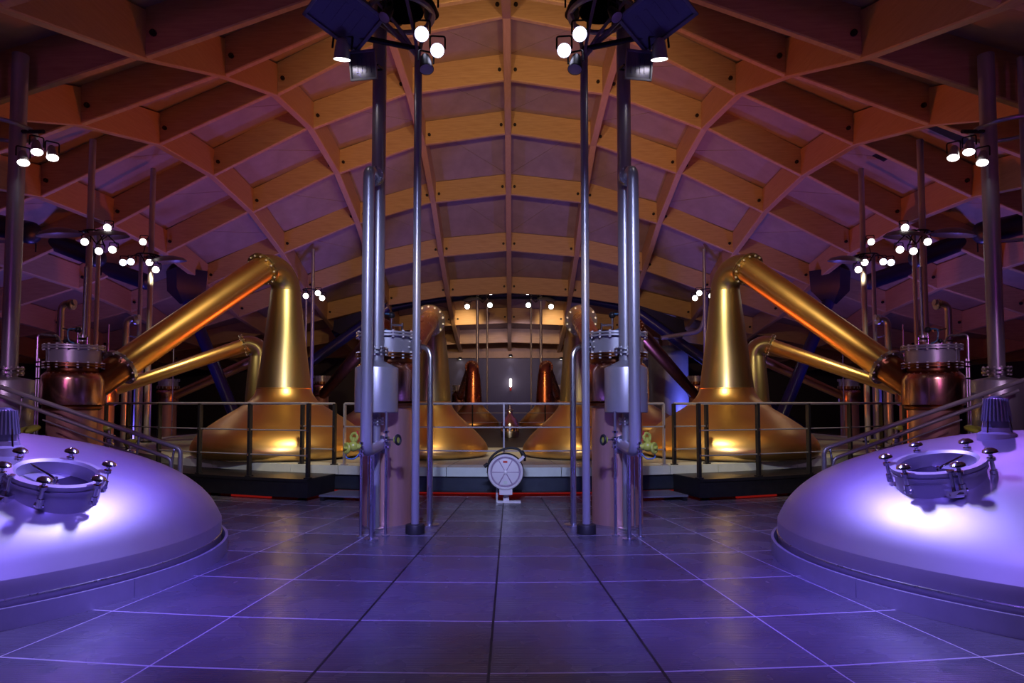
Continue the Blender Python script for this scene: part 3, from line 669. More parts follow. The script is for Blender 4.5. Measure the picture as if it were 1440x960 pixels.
        if by == 753:
            for yy in (607, 615, 622, 628):
                z = L(bx, yy, g.y).z; t.part('union_ring', MB().lathe([(0.038, z - 0.012), (0.038, z + 0.012)], (g.x, g.y, 0), 16), 'chrome')
            z = L(bx, 618, g.y).z
            t.part('valve_body', MB().sphere((g.x, g.y, z), 0.034), 'chrome'); t.part('valve_stem', MB().cyl((g.x, g.y, z), (g.x - 0.13, g.y - 0.02, z), 0.012, n=8), 'chrome')
            wv = MB(); wv.lathe([(0.012, -0.02), (0.045, -0.02), (0.05, 0.0), (0.045, 0.02), (0.001, 0.025)], (g.x - 0.13, g.y - 0.02, z), 16, (-1, -0.4, 0.1)); t.part('handwheel', wv, 'lime')
            wv = MB(); wv.torus((g.x - 0.15, g.y - 0.03, z), 0.055, 0.016, (-1, -0.4, 0.1), 20); t.part('wheel_rim', wv, 'rubber')
        if by == 755:
            z = L(bx, 640, g.y).z
            for dz in (-0.0, 0.05, 0.1, 0.15): t.part('union_ring', MB().lathe([(0.034, z + dz - 0.012), (0.034, z + dz + 0.012)], (g.x, g.y, 0), 16), 'chrome')
            z2 = L(bx, 625, g.y).z
            vb = t.part('valve_body', MB().sphere((g.x + 0.10, g.y, z2 - 0.02), 0.065).cyl((g.x, g.y, z2 - 0.02), (g.x + 0.18, g.y, z2 - 0.04), 0.035, n=12), 'lime', label='lime green valve body')
            wv = MB(); wv.torus((g.x + 0.17, g.y - 0.04, z2 - 0.04), 0.055, 0.02, (1, -0.9, 0.1), 20); wv.cyl((g.x + 0.10, g.y, z2 - 0.03), (g.x + 0.2, g.y - 0.07, z2 - 0.04), 0.018, n=8); wv.lathe([(0.05, -0.008), (0.05, 0.008)], (g.x + 0.17, g.y - 0.04, z2 - 0.04), 16, (1, -0.9, 0.1)); t.part('handwheel', wv, 'lime')
            wv = MB(); wv.cyl((g.x + 0.10, g.y, z2), (g.x + 0.09, g.y, z2 + 0.09), 0.03, n=12); wv.torus((g.x + 0.09, g.y, z2 + 0.09), 0.05, 0.018, (0.5, -1, 0.1), 18); t.part('upper_wheel', wv, 'lime')
            wv = MB(); wv.tube(bendpath([(g.x + 0.16, g.y, z2 - 0.06), (g.x + 0.2, g.y - 0.02, z2 - 0.16), (g.x + 0.08, g.y - 0.02, z2 - 0.18), (g.x + 0.02, g.y, z2 - 0.10)], 0.06), 0.008, 6); t.part('cable', wv, 'bluehose')
            wv = MB(); wv.cyl((g.x + 0.03, g.y - 0.02, z2 + 0.05), (g.x + 0.05, g.y - 0.02, z2 + 0.17), 0.01, n=6); t.part('gauge_stem', wv, 'limeline')
SX = 1

# ================================================================== lamps
def can_lamp(p, aim, label, group, r=0.085, length=0.24, lens='lens', body='lampgrey', yoke_up=True, light=None, light_aim=None):
    p = Vector(p); d = (Vector(aim) - p).normalized()
    t = Thing('spotlight', label, 'lamp', p, group)
    back = p - d * length
    t.part('housing', MB().lathe([(0.001, -0.02), (r * 0.55, 0.0), (r * 0.72, 0.04), (r * 0.9, length * 0.55), (r, length * 0.9), (r * 1.06, length * 0.92), (r * 1.06, length)], back, 18, d, close=False), body)
    t.part('lens', MB().lathe([(r * 1.0, length * 0.985), (r * 0.6, length * 1.0), (0.0005, length * 1.005)], back, 18, d, close=False), lens)
    side = d.cross(Vector((0, 0, 1))); side = side.normalized() if side.length > 0.1 else Vector((1, 0, 0))
    c = back + d * length * 0.45; upv = Vector((0, 0, 1)) if abs(d.z) < 0.9 else Vector((0, 0.3, 1)).normalized()
    h = r * 2.0
    t.part('yoke', MB().tube(bendpath([c + side * r * 1.15, c + side * r * 1.15 + upv * h, c - side * r * 1.15 + upv * h, c - side * r * 1.15], 0.03, 3), 0.012 * r / 0.085, 6), 'lampblack')
    if light:
        s = spot('spot_beam', mir(p + d * 0.03), mir(light_aim or aim), *light); wm = s.matrix_basis.copy(); s.parent = t.o; s.location = mir(p + d * 0.03) - t.loc
    return t
def flood(p, aim, label, group, wd=0.7, ht=0.5, dp=0.14, roll=0.0):
    p = Vector(p); d = (Vector(aim) - p).normalized(); q = d.to_track_quat('Z', 'Y').to_matrix() @ Matrix.Rotation(roll, 3, 'Z')
    t = Thing('floodlight', label, 'lamp', p, group)
    mb = MB(); hw, hh = wd / 2, ht / 2
    vs_ = [(-hw, -hh, 0), (hw, -hh, 0), (hw, hh, 0), (-hw, hh, 0), (-hw * .62, -hh * .62, -dp), (hw * .62, -hh * .62, -dp), (hw * .62, hh * .62, -dp), (-hw * .62, hh * .62, -dp)]
    mb.add([p + q @ Vector(v) for v in vs_], [(0, 4, 5, 1), (1, 5, 6, 2), (2, 6, 7, 3), (3, 7, 4, 0), (4, 7, 6, 5)]); t.part('housing', mb, 'lampgrey')
    mb = MB()
    for (cx, cy, sx, sy) in ((0, hh * .93, wd, ht * .07), (0, -hh * .93, wd, ht * .07), (hw * .95, 0, wd * .05, ht), (-hw * .95, 0, wd * .05, ht)): mb.box(p + q @ Vector((cx, cy, 0.01)), (sx, sy, 0.03), q)
    t.part('frame', mb, 'lampgrey')
    t.part('glass', MB().box(p + q @ Vector((0, 0, -0.012)), (wd * .9, ht * .86, 0.012), q), 'reflector')
    mb = MB()
    for j in range(4): mb.box(p + q @ Vector((-hw * .5 + hw * .33 * j, 0, -0.003)), (wd * 0.05, ht * .5, 0.012), q)
    t.part('lamp_bar', mb, 'reflector')
    t.part('bracket', MB().tube(bendpath([p + q @ Vector((-hw, 0, -0.03)), p + q @ Vector((-hw, 0, -dp - 0.1)), p + q @ Vector((hw, 0, -dp - 0.1)), p + q @ Vector((hw, 0, -0.03))], 0.03, 3), 0.014, 6), 'lampblack')
    return t
for SX in (1, -1):
    Y0 = 8.1
    camp = Vector((0, 0, 1.6))
    can_lamp(L(593, 48, Y0), camp + Vector((0.3, 1, 0)), 'lit spotlight facing out from the high rig ring', 'lit rig spotlights', 0.085, 0.26, 'lensb', 'lampgrey', light=((0.45, 0.42, 1.0), 160, 75, 0.9, 0.08))
    can_lamp(L(615, 71, Y0), camp + Vector((0.2, 2, 0)), 'lit spotlight facing out, lowest of the pair on the rig', 'lit rig spotlights lower', 0.082, 0.26, 'lensb', 'lampgrey')
    can_lamp(L(607, 22, Y0 + 0.9), (0.4, 16, 5.0), 'dark round spotlight seen from behind at the top of the rig', 'dark rig spotlights', 0.10, 0.24, 'lensdim', 'lampblack', light=(WARM, 1450, 80, 1.0, 0.15), light_aim=(1.0, 28, 8.6))
    can_lamp(L(600, 98, Y0), (0.2, 6.4, 0.5), 'dark spotlight pointing down under the lit pair', 'downward dark spotlights', 0.085, 0.22, 'lensdim', 'lampblack')
    can_lamp(L(481, 84, Y0), L(481, 84, Y0) + Vector((0.05, 0.25, -1.0)), 'pale grey can spotlight hanging from the end of the rig arm', 'hanging can spotlights', 0.10, 0.24, 'lens', 'kerb', light=(BLUE, 1500, 52, 1.0, 0.25), light_aim=VC + Vector((-1.5, -1.6, 0.6)))
    p = L(484, 22, 7.9); flood(p, p + Vector((-0.35, -0.9, -1.5)), 'wide dark floodlight tilted down from the rig', 'wide rig floodlights', 0.78, 0.6, roll=0.5)
    p = L(511, 92, 8.3); flood(p, p + Vector((0.3, -1.6, -0.35)), 'square dark floodlight hanging behind the stack pipe', 'square rig floodlights', 0.36, 0.36)
    # warm beams from this rig on to the stills
    tl = can_lamp(L(500, 30, Y0 + 0.9), (4.5, 14.0, 1.8), 'small black spotlight inside the rig ring', 'inner rig spotlights', 0.07, 0.2, 'lensdim', 'lampblack', light=(GOLD, 1500, 56, 0.9, 0.3))
    can_lamp(L(568, 15, Y0 + 1.0), (1.5, 15.0, 1.6), 'short black spotlight beside the rig drum', 'drum-side rig spotlights', 0.07, 0.2, 'lensdim', 'lampblack', light=(GOLD, 2300, 40, 0.9, 0.3))
    can_lamp(L(540, 25, Y0 - 0.2), VC + Vector((-1.75, -1.75, 0.5)), 'small black spotlight aimed at the domed vessel from the rig', 'vessel spotlights', 0.07, 0.2, 'lensdim', 'lampblack', light=((0.74, 0.72, 1.0), 700, 28, 1.0, 0.3))

# distant poles with lamp clusters
def cluster(label, group, mains, yc, Y, lamps, plates=(), base=0.0, rw=0.30):
    """mains: [(pixel x, radius)], lamps: [(x, y, tone)] all read on the left-hand twin"""
    xm = LX(mains[0][0], Y); zc = L(mains[0][0], yc, Y).z
    t = Thing('lighting_column', label, 'lighting column', (xm, Y, base), group)
    for j, (px, r) in enumerate(mains):
        x = LX(px, Y + 0.15 * j); top = roof_at(x, Y) + 0.55 if j == 0 else zc + 0.1
        t.part('pole', MB().cyl((x, Y + 0.15 * j, base), (x, Y + 0.15 * j, top), r, n=12), 'paintsteel')
        t.part('pole_foot', MB().lathe([(r * 1.9, 0), (r * 1.9, 0.05), (r, 0.06)], (x, Y + 0.15 * j, base), 14), 'black')
    cx = sum(LX(px, Y) for px, r in mains) / len(mains)
    t.part('rig_ring', MB().torus((cx, Y + 0.1, zc), rw, 0.022, n=20, k=6), 'lampblack')
    for a in (0.3, 1.87, 3.44, 5.0): t.part('rig_strut', MB().cyl((cx, Y + 0.1, zc - 0.28), (cx + rw * math.cos(a), Y + 0.1 + rw * math.sin(a), zc), 0.016, n=6), 'lampblack')
    for (px, py, tone) in lamps:
        p = L(px, py, Y - 0.25)
        q = Vector((cx, Y + 0.1, zc)); hv = Vector((p.x - q.x, p.y - q.y, 0)); hv = hv.normalized() * rw
        t.part('lamp_arm', MB().cyl(q + hv, p + Vector((0, 0.22, 0.16)), 0.014, n=6), 'lampblack')
    for (px, py) in plates:
        p = L(px, py, Y); t.part('reflector_plate', MB().lathe([(0.50, -0.05), (0.42, 0.04), (0.18, 0.12), (0.0005, 0.14)], p, 20, (0.1, -0.15, 1), close=False), 'lampgrey')
        t.part('lamp_arm', MB().cyl((cx, Y + 0.1, zc), p + Vector((0, 0, 0.1)), 0.016, n=6), 'lampblack')
    for j, (px, py, tone) in enumerate(lamps):
        p = L(px, py, Y - 0.25); aim = (p.x * 0.45, 0.0, 1.2)
        can_lamp(p, aim, 'lit spotlight on the %s' % group, 'lit spotlights on the ' + group, 0.085 * (Y / 17) ** 0.5, 0.24, tone)
for SX in (1, -1):
    cluster('tall grey column with a broad lamp cluster rising behind the side condenser', 'lamp columns behind the side condensers', [(118, 0.075), (131, 0.05)], 326, 16.2,
            [(151, 320, 'lens'), (119, 340, 'lens'), (139, 353, 'lens'), (158, 351, 'lens')], [(84, 328), (150, 331)])
    cluster('grey column with five lamps standing beyond the long sloping copper arm', 'lamp columns beyond the sloping arms', [(206, 0.075), (192, 0.055)], 358, 19.0,
            [(201, 340, 'lens'), (173, 369, 'lensb'), (184, 368, 'lensb'), (210, 369, 'lens'), (219, 379, 'lens')], [(236, 366)], DZ)
    cluster('slim twin poles with three lamps just behind the big still neck', 'lamp columns behind the big necks', [(437, 0.07), (428, 0.045)], 407, 27.5,
            [(430, 416, 'lens'), (447, 412, 'lens'), (453, 419, 'lens')], [], DZ)
    cluster('slim twin poles with three lamps before the back wall', 'lamp columns before the back wall', [(671, 0.07), (685, 0.045)], 417, 33.0,
            [(690, 411, 'lens'), (657, 431, 'lens'), (689, 429, 'lens')], [(664, 421)], DZ)
    spot('added_wall_warm', mir((2.2, 33.6, 6.0)), mir((2.6, 41.0, 5.1)), (1.0, 0.70, 0.36), 260, 62, 0.9, 0.1)  # extra warm spot added to brighten the timber upper wall
    spot('added_wall_wash', mir((0.4, 33.6, 5.6)), mir((1.8, 41.0, 3.0)), (0.62, 0.55, 1.0), 300, 70, 0.9, 0.1)  # extra violet spot added to tint the back wall
    spot('added_arm_fill', mir((9.4, 15.6, 5.4)), mir((8.8, 19.4, 2.4)), GOLD, 420, 60, 0.9, 0.1)  # extra gold spot added by the cluster to brighten the copper arm
    spot('added_rear_fill', mir((9.9, 18.6, 5.4)), mir((13.6, 27.0, 1.2)), GOLD, 420, 34, 0.9, 0.1)  # extra gold spot added to brighten the rear condensers
    # outer stack at the edge of the hall, with its own lamps
    Yo = 10.4; xo = LX(10, Yo)
    xo = (LX(10, Yo) + 6.9 * 0) 
    t = Thing('stack_pipe', 'thick grey pipe rising from a wide steel drum behind the domed vessel', 'pipe', (xo, Yo, 0), 'outer stack pipes')
    t.part('upper_pipe', MB().cyl((xo, Yo, 2.0), (xo, Yo, roof_at(xo, Yo) + 0.5), 0.115, n=24), 'paintsteel')
    f = MB()
    for z in (2.08, 2.14): f.cyl((xo, Yo, z), (xo, Yo, z + 0.03), 0.2, n=24)
    f = t.part('flange', f, 'steel'); t.part('bolt_ring', MB().bolts((xo, Yo, 2.125), 0.18, 12, 0.014, 0.07), 'boltglint', f, kind='stuff')
    t.part('steel_drum', MB().lathe([(0.12, 2.03), (0.36, 1.98), (0.37, 1.96), (0.37, 1.2), (0.30, 1.1), (0.1, 1.05), (0.1, 0.0)], (xo, Yo, 0), 32), 'paintsteel')
    t.part('side_valve', MB().cyl((xo - 0.3, Yo, 1.75), (xo - 0.75, Yo, 1.75), 0.04, n=10).lathe([(0.09, -0.03), (0.09, 0.0), (0.11, 0.01), (0.11, 0.05), (0.05, 0.08)], (xo - 0.5, Yo, 1.75), 16, (-1, 0, 0)), 'steel')
    t.part('rig_ring', MB().torus((xo + 0.25, Yo - 0.1, L(20, 185, Yo).z), 0.5, 0.035, n=28), 'paintsteel')
    t.part('rig_arm', MB().cyl((xo, Yo, L(20, 185, Yo).z), (xo - 0.55, Yo - 0.2, L(20, 185, Yo).z - 0.08), 0.03, n=8), 'lampblack')
    lx = L(10, 340, Yo); t.part('link_pipe', MB().cyl((xo, Yo, lx.z), (xo + 0.5, Yo - 0.2, lx.z), 0.03, n=10), 'paintsteel')
    # parallel poles outside
    for (dx, r, lab) in ((0.32, 0.05, 'slim blue-grey pole linked to the outer stack pipe'), (0.48, 0.042, 'thinnest of the outer poles beside the stack pipe')):
        solo('side_pole', MB().cyl((xo + dx, Yo - 0.3, 0), (xo + dx, Yo - 0.3, roof_at(xo + dx, Yo) + 0.4), r, n=14), 'paintsteel', lab, 'pole', 'outer poles', (xo + dx, Yo - 0.3, 0))
    for j, (px, py) in enumerate(((52, 214), (33, 229), (74, 222))):
        can_lamp(L(px, py, Yo - 0.3), L(px, py, Yo - 0.3) + Vector((-0.35, -0.35, -1.0)), 'lit spotlight on the outer stack pipe pointing down at the vessel', 'outer stack spotlights', 0.078, 0.22, 'lens', 'kerb', light=(VIOLET, 200, 70, 0.9, 0.1) if j == 0 else None, light_aim=(4.5, 4.5, 0.0))
    # pipes at the side condenser
    t = Thing('instrument_line', 'thin steel line hooking over the lid of the side condenser', 'pipe', (6.62 + 0.52, 10.2, 0), 'lines on the side condensers')
    t.part('line', MB().tube(bendpath([(7.12, 10.2, 0), (7.12, 10.2, 2.68), (6.85, 10.25, 2.66), (6.80, 10.25, 2.56)], 0.06), 0.018, 8), 'steel')
    t.part('second_line', MB().cyl((7.07, 10.18, 0), (7.07, 10.18, 2.3), 0.014, n=8), 'steel')
    for z in (2.18, 2.25, 2.0): t.part('clamp', MB().box((7.07, 10.2, z), (0.14, 0.08, 0.02)), 'chrome')
    solo('vent_rod', MB().cyl((6.52, 10.35, 2.58), (6.52, 10.35, 3.75), 0.022, n=10).cyl((6.52, 10.35, 2.58), (6.52, 10.35, 2.68), 0.05, n=12), 'steel', 'upright vent rod standing on the lid of the side condenser', 'rod', 'vent rods', (6.52, 10.35, 2.58))
    # elbow pipes behind
    for (px, pt, Y, r, dx, lab) in ((86, 428, 12.6, 0.06, 20, 'grey elbow pipe rising behind the side condenser lid'), (178, 449, 18.8, 0.085, 18, 'grey elbow pipe rising behind the end of the golden arms')):
        p = L(px, pt, Y); e = L(px + dx, pt - 3, Y)
        t = Thing('elbow_pipe', lab, 'pipe', (p.x, Y, 0), 'elbow pipes behind the condensers')
        t.part('pipe', MB().tube(bendpath([(p.x, Y, 0), (p.x, Y, p.z), (e.x, Y, e.z)], 0.2, 6), r, 14), 'paintsteel', smooth=50)
        q = Vector((p.x + (e.x - p.x) * 0.75, Y, p.z)); t.part('flange', MB().cyl(q - Vector((0.03, 0, 0)), q + Vector((0.03, 0, 0)), r * 1.7, n=16), 'steel')
        t.part('side_line', MB().cyl((p.x, Y, p.z - 0.45), (p.x - 0.3, Y, p.z - 0.5), 0.02, n=8), 'steel')
    for (px, Y, r, lab) in ((152, 15.5, 0.018, 'thin upright rod beside the arm flange of the side condenser'), (244, 24, 0.02, 'thin upright rod above the far golden arm')):
        p0 = L(px, 500, Y); p1 = L(px, 456 if px == 152 else 490, Y)
        solo('upright_rod', MB().cyl((p0.x, Y, 0), (p0.x, Y, p1.z), r, n=8).cyl((p0.x, Y, 0), (p0.x, Y, 0.04), r * 3, n=10), 'steel', lab, 'rod', 'upright rods like this', (p0.x, Y, 0))
    # narrow pipes between the rear condensers
    for (px, Y, r, lab) in ((184, 21.0, 0.06, 'upright grey pipe close to the streaked condenser'), (196, 21.6, 0.13, 'stout upright grey pipe among the rear pipes'), (212, 22.5, 0.06, 'upright grey pipe beside the gold-lit condenser')):
        p = L(px, 500, Y); zt = L(px, 520 if px != 196 else 505, Y).z
        solo('upright_pipe', MB().cyl((p.x, Y, 0), (p.x, Y, zt), r, n=12).cyl((p.x, Y, zt - 0.04), (p.x, Y, zt), r * 1.6, n=14), 'paintsteel', lab, 'pipe', 'rear upright pipes', (p.x, Y, 0))
    # sloping stair handrail
    a = L(-40, 530, 9.4); b = L(254, 631, 9.6); a2 = L(-20, 549, 9.4); b2 = L(241, 645, 9.6)
    t = Thing('stair_handrail', 'double sloping tube handrail descending behind the domed vessel', 'handrail', (b.x, b.y, 0), 'stair handrails')
    t.part('upper_tube', MB().tube(bendpath([a, b, (b.x, b.y, 0)], 0.08), 0.033, 12), 'paintsteel', smooth=50)
    t.part('lower_tube', MB().tube(bendpath([a2, b2, (b2.x, b2.y, 0)], 0.08), 0.028, 12), 'paintsteel', smooth=50)
    a3 = L(60, 590, 9.5); b3 = L(215, 648, 9.5); t.part('thin_tube', MB().cyl(a3, b3, 0.012, n=8), 'paintsteel')
    for k in (0.24, 0.80, 0.97):
        p = a.lerp(b, k); q = a2.lerp(b2, k); q = q + (q - p) * 2.2; t.part('baluster', MB().cyl(p, (p.x + 0.12, p.y, 0.0), 0.016, n=8), 'steel')
        t.part('clip', MB().cyl(p + Vector((0, 0, -0.05)), p + Vector((0, 0, 0.0)), 0.022, n=8), 'chrome')
    # lime valves behind the vessel
    for (px, py, Y, lab) in ((40, 604, 9.75, 'lime green handwheel valve low behind the domed vessel, nearest the drum'), (154, 600, 10.2, 'lime green handwheel valve between the side condenser and the railing'), (183, 622, 10.4, 'small lime valve on a steel stem close to the handrail foot')):
        p = L(px, py, Y); r = 0.15 if px == 40 else 0.09
        t = Thing('handwheel_valve', lab, 'valve', (p.x, Y, 0), 'lime valves behind the vessels')
        t.part('stem', MB().cyl((p.x, Y, 0), (p.x, Y, p.z), 0.022, n=8), 'steel')
        t.part('valve_body', MB().lathe([(0.03, p.z - 0.30), (0.08, p.z - 0.28), (0.08, p.z - 0.25), (0.05, p.z - 0.23), (0.05, p.z - 0.18), (0.085, p.z - 0.16), (0.085, p.z - 0.13), (0.02, p.z - 0.1)], (p.x, Y, 0), 16), 'chrome')
        t.part('handwheel', MB().lathe([(0.02, -0.03), (r, -0.02), (r * 1.05, 0.0), (r * 0.9, 0.03), (r * 0.4, 0.045), (0.001, 0.05)], (p.x, Y, p.z), 18, (0.1, -0.3, 1), close=False), 'lime')
SX = 1

# ================================================================== roof steel: navy struts, arch, ducts
for SX in (1, -1):
    a, b = L(262, 418, 25.5), L(312, 540, 25.0); d = (b - a).normalized(); e = a + d * ((0.0 - a.z) / d.z)
    t = Thing('roof_strut', 'thick navy blue steel strut slanting up behind the sloping copper arm', 'strut', (e.x, e.y, 0), 'outer navy struts')
    t.part('tube', MB().cyl(e, a, 0.22, n=20), 'navy')
    h = a - d * 0.1; zt = roof_at(a.x, a.y) + 0.4
    mb = MB(); mb.lathe([(0.24, -0.25), (0.75, 0.25), (0.8, max(0.4, zt - a.z))], a, 4, close=True); t.part('head_plate', mb, 'darknavy')
    a, b = L(545, 432, 31.5), L(440, 507, 31.0); d = (b - a).normalized(); e = a + d * ((0.05 - a.z) / d.z)
    t = Thing('roof_strut', 'long dark navy strut leaning out from the steel arch behind the stills', 'strut', (e.x, e.y, 0), 'inner navy struts')
    t.part('tube', MB().cyl(e, a, 0.24, n=20), 'navy')
    mb = MB(); q = [L(545, 425, 31.3), L(470, 450, 31.3), L(468, 465, 31.3), L(480, 470, 31.3)]; mb.add(q + [p + Vector((0, 0.1, 0)) for p in q], [(0, 1, 2, 3), (7, 6, 5, 4), (0, 4, 5, 1), (1, 5, 6, 2), (2, 6, 7, 3), (3, 7, 4, 0)]); t.part('gusset_plate', mb, 'darknavy', smooth=0)
    for (x0, y0, x1, y1, Y0, Y1, lab) in ((-60, 305, 55, 330, 17.6, 17.6, 'dark blue round-ended duct beyond the outer stack pipe'), (80, 338, 146, 367, 19.5, 19.5, 'dark blue round-ended duct under the broad lamp cluster'), (160, 378, 214, 399, 22.5, 22.5, 'dark blue round-ended duct under the five-lamp cluster')):
        p0 = L(x0 - 30, y0 - 8, Y0 + 1.0); p1 = L(x1, y1, Y1); d = (p1 - p0).normalized(); L_ = (p1 - p0).length; r = 0.30 if x0 < 0 else 0.27
        t = Thing('round_duct', lab, 'duct', p1, 'round-ended ducts')
        t.part('duct_shell', MB().lathe([(r, 0), (r, L_ - r)] + [(r * math.cos(PI / 2 * j / 6), L_ - r + r * 0.6 * math.sin(PI / 2 * j / 6)) for j in range(1, 7)], p0, 24, d, close=False), 'darknavy')
        t.part('drain_pin', MB().cyl(p1 - d * 0.1 - Vector((0, 0, r * 0.8)), p1 - d * 0.1 - Vector((0, 0, r + 0.18)), 0.02, n=6), 'darknavy')
        zr = roof_at(p0.x, p0.y); t.part('hanger', MB().cyl(p0 + d * L_ * 0.5, (p0 + d * L_ * 0.5).xy.to_3d() + Vector((0, 0, max(zr + 0.4, p0.z))), 0.02, n=6), 'darknavy')
SX = 1
pts = [P(x, y, 33.5) for x, y in ((470, 470), (500, 452), (545, 433), (600, 422), (650, 416), (716, 413.5), (782, 416), (832, 422), (887, 433), (932, 452), (962, 470))]
t = Thing('steel_arch', 'dark navy steel arch tube spanning below the timber vault', 'arch', P(716, 415, 33.5), None)
t.part('arch_tube', MB().tube(bendpath(pts, 1.0, 4), 0.24, 14), 'darknavy', smooth=60)
for x in (560, 624, 690, 742, 810, 875): 
    q = P(x, 417 if 600 < x < 840 else 428, 33.5); t.part('arch_hanger', MB().cyl(q, (q.x, q.y, roof_at(q.x, q.y) + 0.3), 0.05, n=8), 'darknavy')

# ================================================================== back wall lamps, tank, other pieces
for (px, py, lab) in ((647, 505, 'small downlight on the back wall between the left far still and the pole'), (718, 501, 'small downlight in the middle of the back wall'), (789, 505, 'small downlight on the back wall beyond the rear pole')):
    p = P(px, py, 40.6)
    t = Thing('wall_downlight', 'small round downlight throwing a pale cone down the back wall', 'lamp', p, 'back wall downlights')
    t.part('housing', MB().lathe([(0.001, 0.14), (0.10, 0.12), (0.13, 0.0), (0.12, -0.02)], p, 16, close=False), 'lampblack')
    t.part('lens', MB().lathe([(0.115, -0.01), (0.001, -0.015)], p, 16, close=False), 'lens')
    t.part('bracket', MB().cyl(p + Vector((0, 0, 0.08)), p + Vector((0, 0.25, 0.08)), 0.03, n=8), 'lampblack')
    s = spot('downlight_beam', p + Vector((0, -0.02, -0.05)), p + Vector((0, 0.18, -2)), (0.85, 0.85, 1.0), 30, 45, 0.8, 0.05); s.parent = t.o; s.location = Vector((0, -0.02, -0.05))
p = P(718, 538, 40.6)
t = Thing('exit_lamp', 'short bright upright tube lamp with a red tip on the back wall', 'lamp', p)
t.part('tube', MB().lathe([(0.001, -0.26), (0.07, -0.22), (0.07, 0.22), (0.001, 0.26)], p, 12), 'lens'); t.part('red_tip', MB().lathe([(0.001, -0.5), (0.06, -0.45), (0.06, -0.3), (0.001, -0.26)], p, 12), 'redstrip')
t.part('bracket', MB().box(p + Vector((0, 0.14, 0)), (0.05, 0.2, 0.3)), 'lampblack')
# blue lit tank behind the dark arm on one side only
p = P(940, 560, 34.0); x, y = p.x, p.y
t = Thing('storage_tank', 'blue-lit steel storage tank behind the dark copper arm', 'tank', (x, y, 0))
zt = P(940, 487, 34.0).z
t.part('shell', MB().lathe([(1.0, 0), (1.0, zt - 0.5), (0.97, zt - 0.3), (0.85, zt - 0.12), (0.6, zt), (0.001, zt + 0.06)], (x, y, 0), 40), 'tankblue', smooth=50)
t.part('manhole', MB().lathe([(0.16, zt), (0.16, zt + 0.25), (0.2, zt + 0.26), (0.2, zt + 0.32)], (x + 0.2, y, 0), 16), 'steel')
spot('tank_blue_uplight', (x + 2.2, y - 2.2, 0.6), (x + 0.2, y, 2.6), (0.2, 0.2, 1.0), 800, 70, 0.7, 0.1)
# overhead link pipe beside the tank
solo('link_pipe', MB().tube(bendpath([P(930, 475, 29.5), P(985, 466, 29.5), P(993, 440, 29.5), Vector((P(993, 440, 29.5).x, 29.5, roof_at(8.6, 29.5) + 0.02))], 0.3), 0.10, 12), 'paintsteel', 'violet-grey pipe bending from the roof towards the blue tank', 'pipe', None, P(985, 466, 29.5), 50)
# small steel vessel on the dark inner disc
x, y = P(717, 590, 21.5).x, 21.5
t = Thing('receiver_vessel', 'small shiny steel vessel standing behind the front railing post', 'vessel', (x, y, DZ))
t.part('body', MB().lathe([(0.05, 0.0), (0.28, 0.02), (0.30, 0.12), (0.30, 0.42), (0.22, 0.6), (0.10, 0.72), (0.08, 0.85)], (x, y, DZ), 24), 'chrome', smooth=50)
t.part('cap', MB().lathe([(0.12, 0.85), (0.12, 0.9), (0.06, 0.92), (0.05, 1.05), (0.001, 1.07)], (x, y, DZ), 16), 'steel')

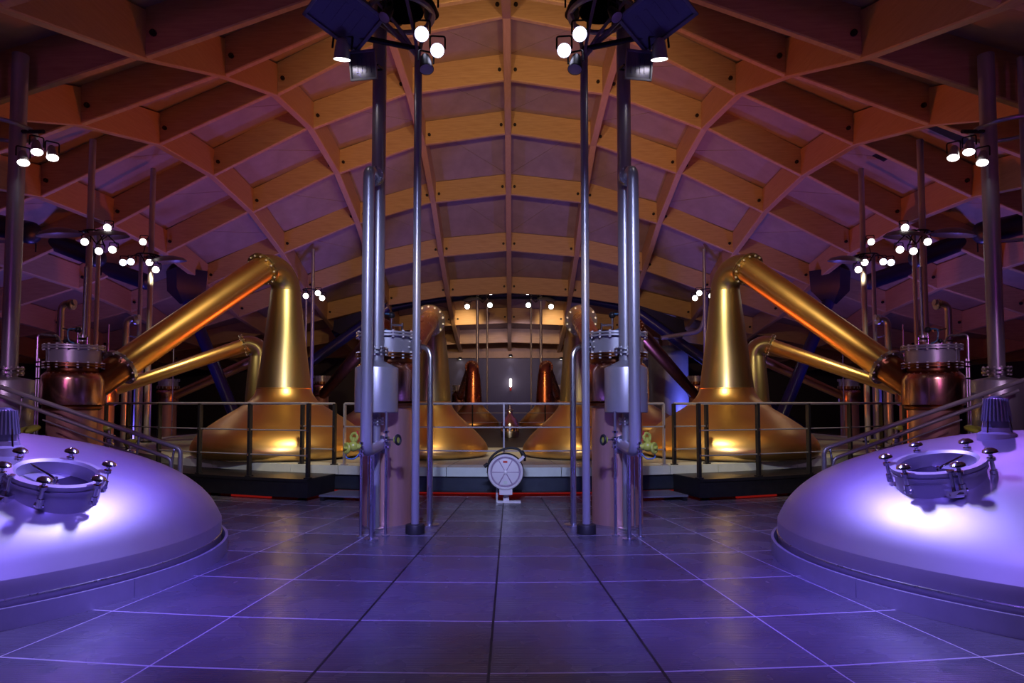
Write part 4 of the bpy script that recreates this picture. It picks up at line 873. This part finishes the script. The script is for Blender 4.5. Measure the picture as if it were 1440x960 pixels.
# ================================================================== hose reel on its stand
g = G(716, 706); rx, ry = g.x - 0.0, g.y
zc = P(711, 662, ry).z; xc = P(711, 662, ry).x; yf = ry - 0.16
t = Thing('hose_reel', 'lavender grey hose reel with six-spoke disc and black hose on a low stand', 'hose reel', (rx, ry, 0))
A = (0, -1, 0)
t.part('disc', MB().lathe([(0.001, 0.0), (0.255, 0.0), (0.285, 0.0), (0.285, 0.035), (0.27, 0.045), (0.25, 0.045), (0.245, 0.02), (0.22, 0.018), (0.215, 0.03), (0.05, 0.05), (0.001, 0.05)], (xc, yf, zc), 48, A), 'reel', smooth=25)
t.part('rim_groove', MB().torus((xc, yf - 0.022, zc), 0.232, 0.010, A, 48, 6), 'darkline')
for j in range(6):
    a = j * PI / 3
    d = Vector((math.cos(a), 0, math.sin(a)))
    t.part('spoke_rib', MB().cyl(Vector((xc, yf - 0.047, zc)) + d * 0.02, Vector((xc, yf - 0.028, zc)) + d * 0.215, 0.010, n=6), 'darkline')
t.part('hub', MB().lathe([(0.035, 0.04), (0.035, 0.06), (0.02, 0.07)], (xc, yf, zc), 12, A), 'reel')
t.part('label_plate', MB().box((xc - 0.005, yf - 0.036, zc + 0.165), (0.07, 0.012, 0.03)), 'limeline', label='small red label plate')
t.part('paper_tag', MB().box((xc, yf - 0.036, zc - 0.165), (0.06, 0.012, 0.045)), 'pale')
hz = MB()
for j in range(4): hz.torus((xc, yf + 0.035 + 0.045 * j, zc), 0.275, 0.024, A, 36, 8)
t.part('hose', hz, 'rubber')
t.part('back_disc', MB().lathe([(0.001, 0), (0.28, 0), (0.28, 0.02), (0.001, 0.02)], (xc, yf + 0.23, zc), 36, (0, 1, 0)), 'reel')
W = lambda x, y, dy=0: P(x, y, ry - 0.1 + dy)
t.part('hose_loop', MB().tube(bendpath([W(686, 665), W(688, 645), W(700, 634), W(716, 629), W(730, 631), W(737, 640)], 0.15, 5), 0.02, 10), 'rubber')
t.part('nozzle', MB().cyl(W(733, 634), W(738, 643), 0.035, n=12).cyl(W(738, 640), W(738, 648), 0.02, n=8).cyl(W(681, 656), W(686, 652), 0.03, n=10), 'rubber')
br = Matrix.Rotation(-0.75, 3, 'Y'); t.part('guide_bracket', MB().box(W(733, 645, -0.1), (0.12, 0.05, 0.045), br), 'reel')
zb = P(711, 688, ry).z
t.part('mount_plate', MB().box((xc + 0.005, yf + 0.0, zb), (0.21, 0.05, 0.13)), 'reel')
t.part('post', MB().box((xc + 0.01, ry - 0.03, 0.09), (0.095, 0.08, 0.19)).box((xc + 0.01, ry - 0.0, zc / 2), (0.08, 0.06, zc)), 'reel')
t.part('foot', MB().box((rx, ry - 0.03, 0.015), (0.38, 0.10, 0.03)), 'reel')
t.part('stay', MB().box((rx - 0.2, ry, 0.13), (0.03, 0.03, 0.26)), 'kerb')
print('tiles', tiles, 'connectors', bolts_made, 'objects', len(bpy.data.objects))
